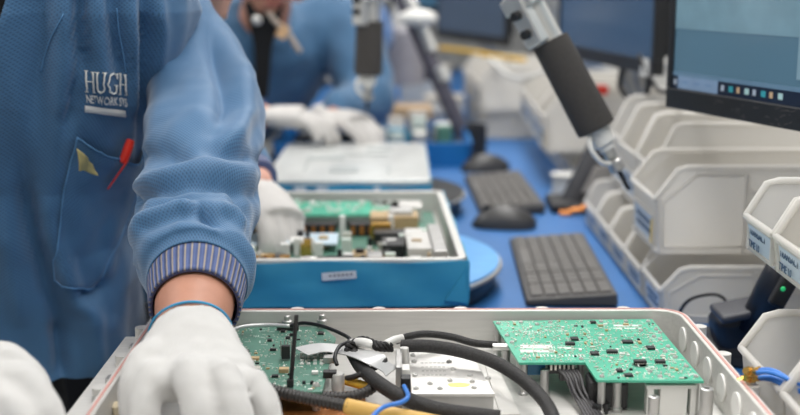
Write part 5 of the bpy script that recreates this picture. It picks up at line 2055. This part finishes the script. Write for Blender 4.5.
g = organic('glove', b, M_glove, t, .0028, 5, post=knitfolds)
b = MB()
ring = []
T = (Pq[1] - Pq[0]).normalized()
u = V((0, -.35, 1))
u = (u - T * u.dot(T)).normalized()
w = T.cross(u)
ring = [Pq[0] - T * .0005 + w * (math.cos(2 * math.pi * k / 60) * .0354) + u * (math.sin(2 * math.pi * k / 60) * .0309) for k in range(61)]
b.tube(ring, .0012, 6, caps=False)
o = b.build('glove_hem', M_trim, t, ang=180)

# gloved hand at the lower left
b = MB()
pp = [Q(-95, 362, .868), Q(-60, 378, .850), Q(-25, 392, .830), Q(5, 412, .808)]
b.tube(cr(pp, 6), lerp_list([.034, .039, .046, .044], 6), 28, .62, V((.25, -.2, 1)))
for i, (k1, k2, k3, r_) in enumerate(((Q(18, 384, .818), Q(44, 416, .800), Q(52, 452, .790), .0165), (Q(2, 402, .796), Q(24, 432, .778), Q(30, 470, .770), .0145), (Q(-22, 420, .780), Q(-2, 452, .765), Q(4, 486, .760), .0138), (Q(-48, 432, .775), Q(-32, 462, .765), Q(-28, 490, .762), .012))):
    chain(b, [Q(-30, 392, .830).lerp(k1, .4), k1, k2, k3], [r_, r_ * 1.05, r_ * .95, r_ * .75], 16, 6)
chain(b, [Q(-30, 372, .855), Q(0, 366, .850), Q(26, 382, .842), Q(46, 412, .832)], [.021, .020, .0165, .012], 16, 6)
organic('glove', b, M_glove, t, .0030, 5, post=knitfolds)

# things in the pocket
a, n_ = drape(126, 137, .008)
c_, n2 = drape(117, 156, .010)
e_, n3 = drape(102, 181, .010)
if a and c_ and e_:
    pen = thing('pen', 'red pen clipped in the chest pocket of the blue smock', 'pen', tuple(e_))
    d_ = (c_ - a).normalized()
    MB().tube([a - d_ * .001, a, a + d_ * .004, c_, c_ + d_ * .004], [.0030, .0046, .0052, .0050, .0030], 14).build('cap', M_red, pen)
    MB().tube([a + n_ * .006 + d_ * .004, c_ + n2 * .006, e_ + n3 * .0035], [.0030, .0030, .0020], 8, flat=.5).build('clip', M_red, pen)
pa = [[(69, 142), (76, 144), (82, 150), (87, 156)], [(67, 152), (75, 153), (83, 156), (90, 162)], [(66, 161), (75, 162), (83, 164), (91, 166)]]
b = MB()
rows = []
for j, rw in enumerate(pa):
    rows.append([drape(x, y, .021 + .003 * math.sin(i * 1.4 + j))[0] for i, (x, y) in enumerate(rw)])
if all(p is not None for r in rows for p in r):
    dense = []
    for j in range(2):
        for q in range(5):
            f = q / 5
            dense.append([x.lerp(y, f) for x, y in zip(rows[j], rows[j + 1])])
    dense.append(rows[-1])
    dense = [cr(r, 4) for r in dense]
    b.loft(dense, caps=False, closed=False)
    o = b.build('paper_tag', mat('straw_paper', (206, 190, 128), .7), ang=180, recalc=False)
    so = o.modifiers.new('paper', 'SOLIDIFY')
    so.thickness = .0012
    tag(o, 'small straw-yellow paper tag curling out of the chest pocket', 'tag')
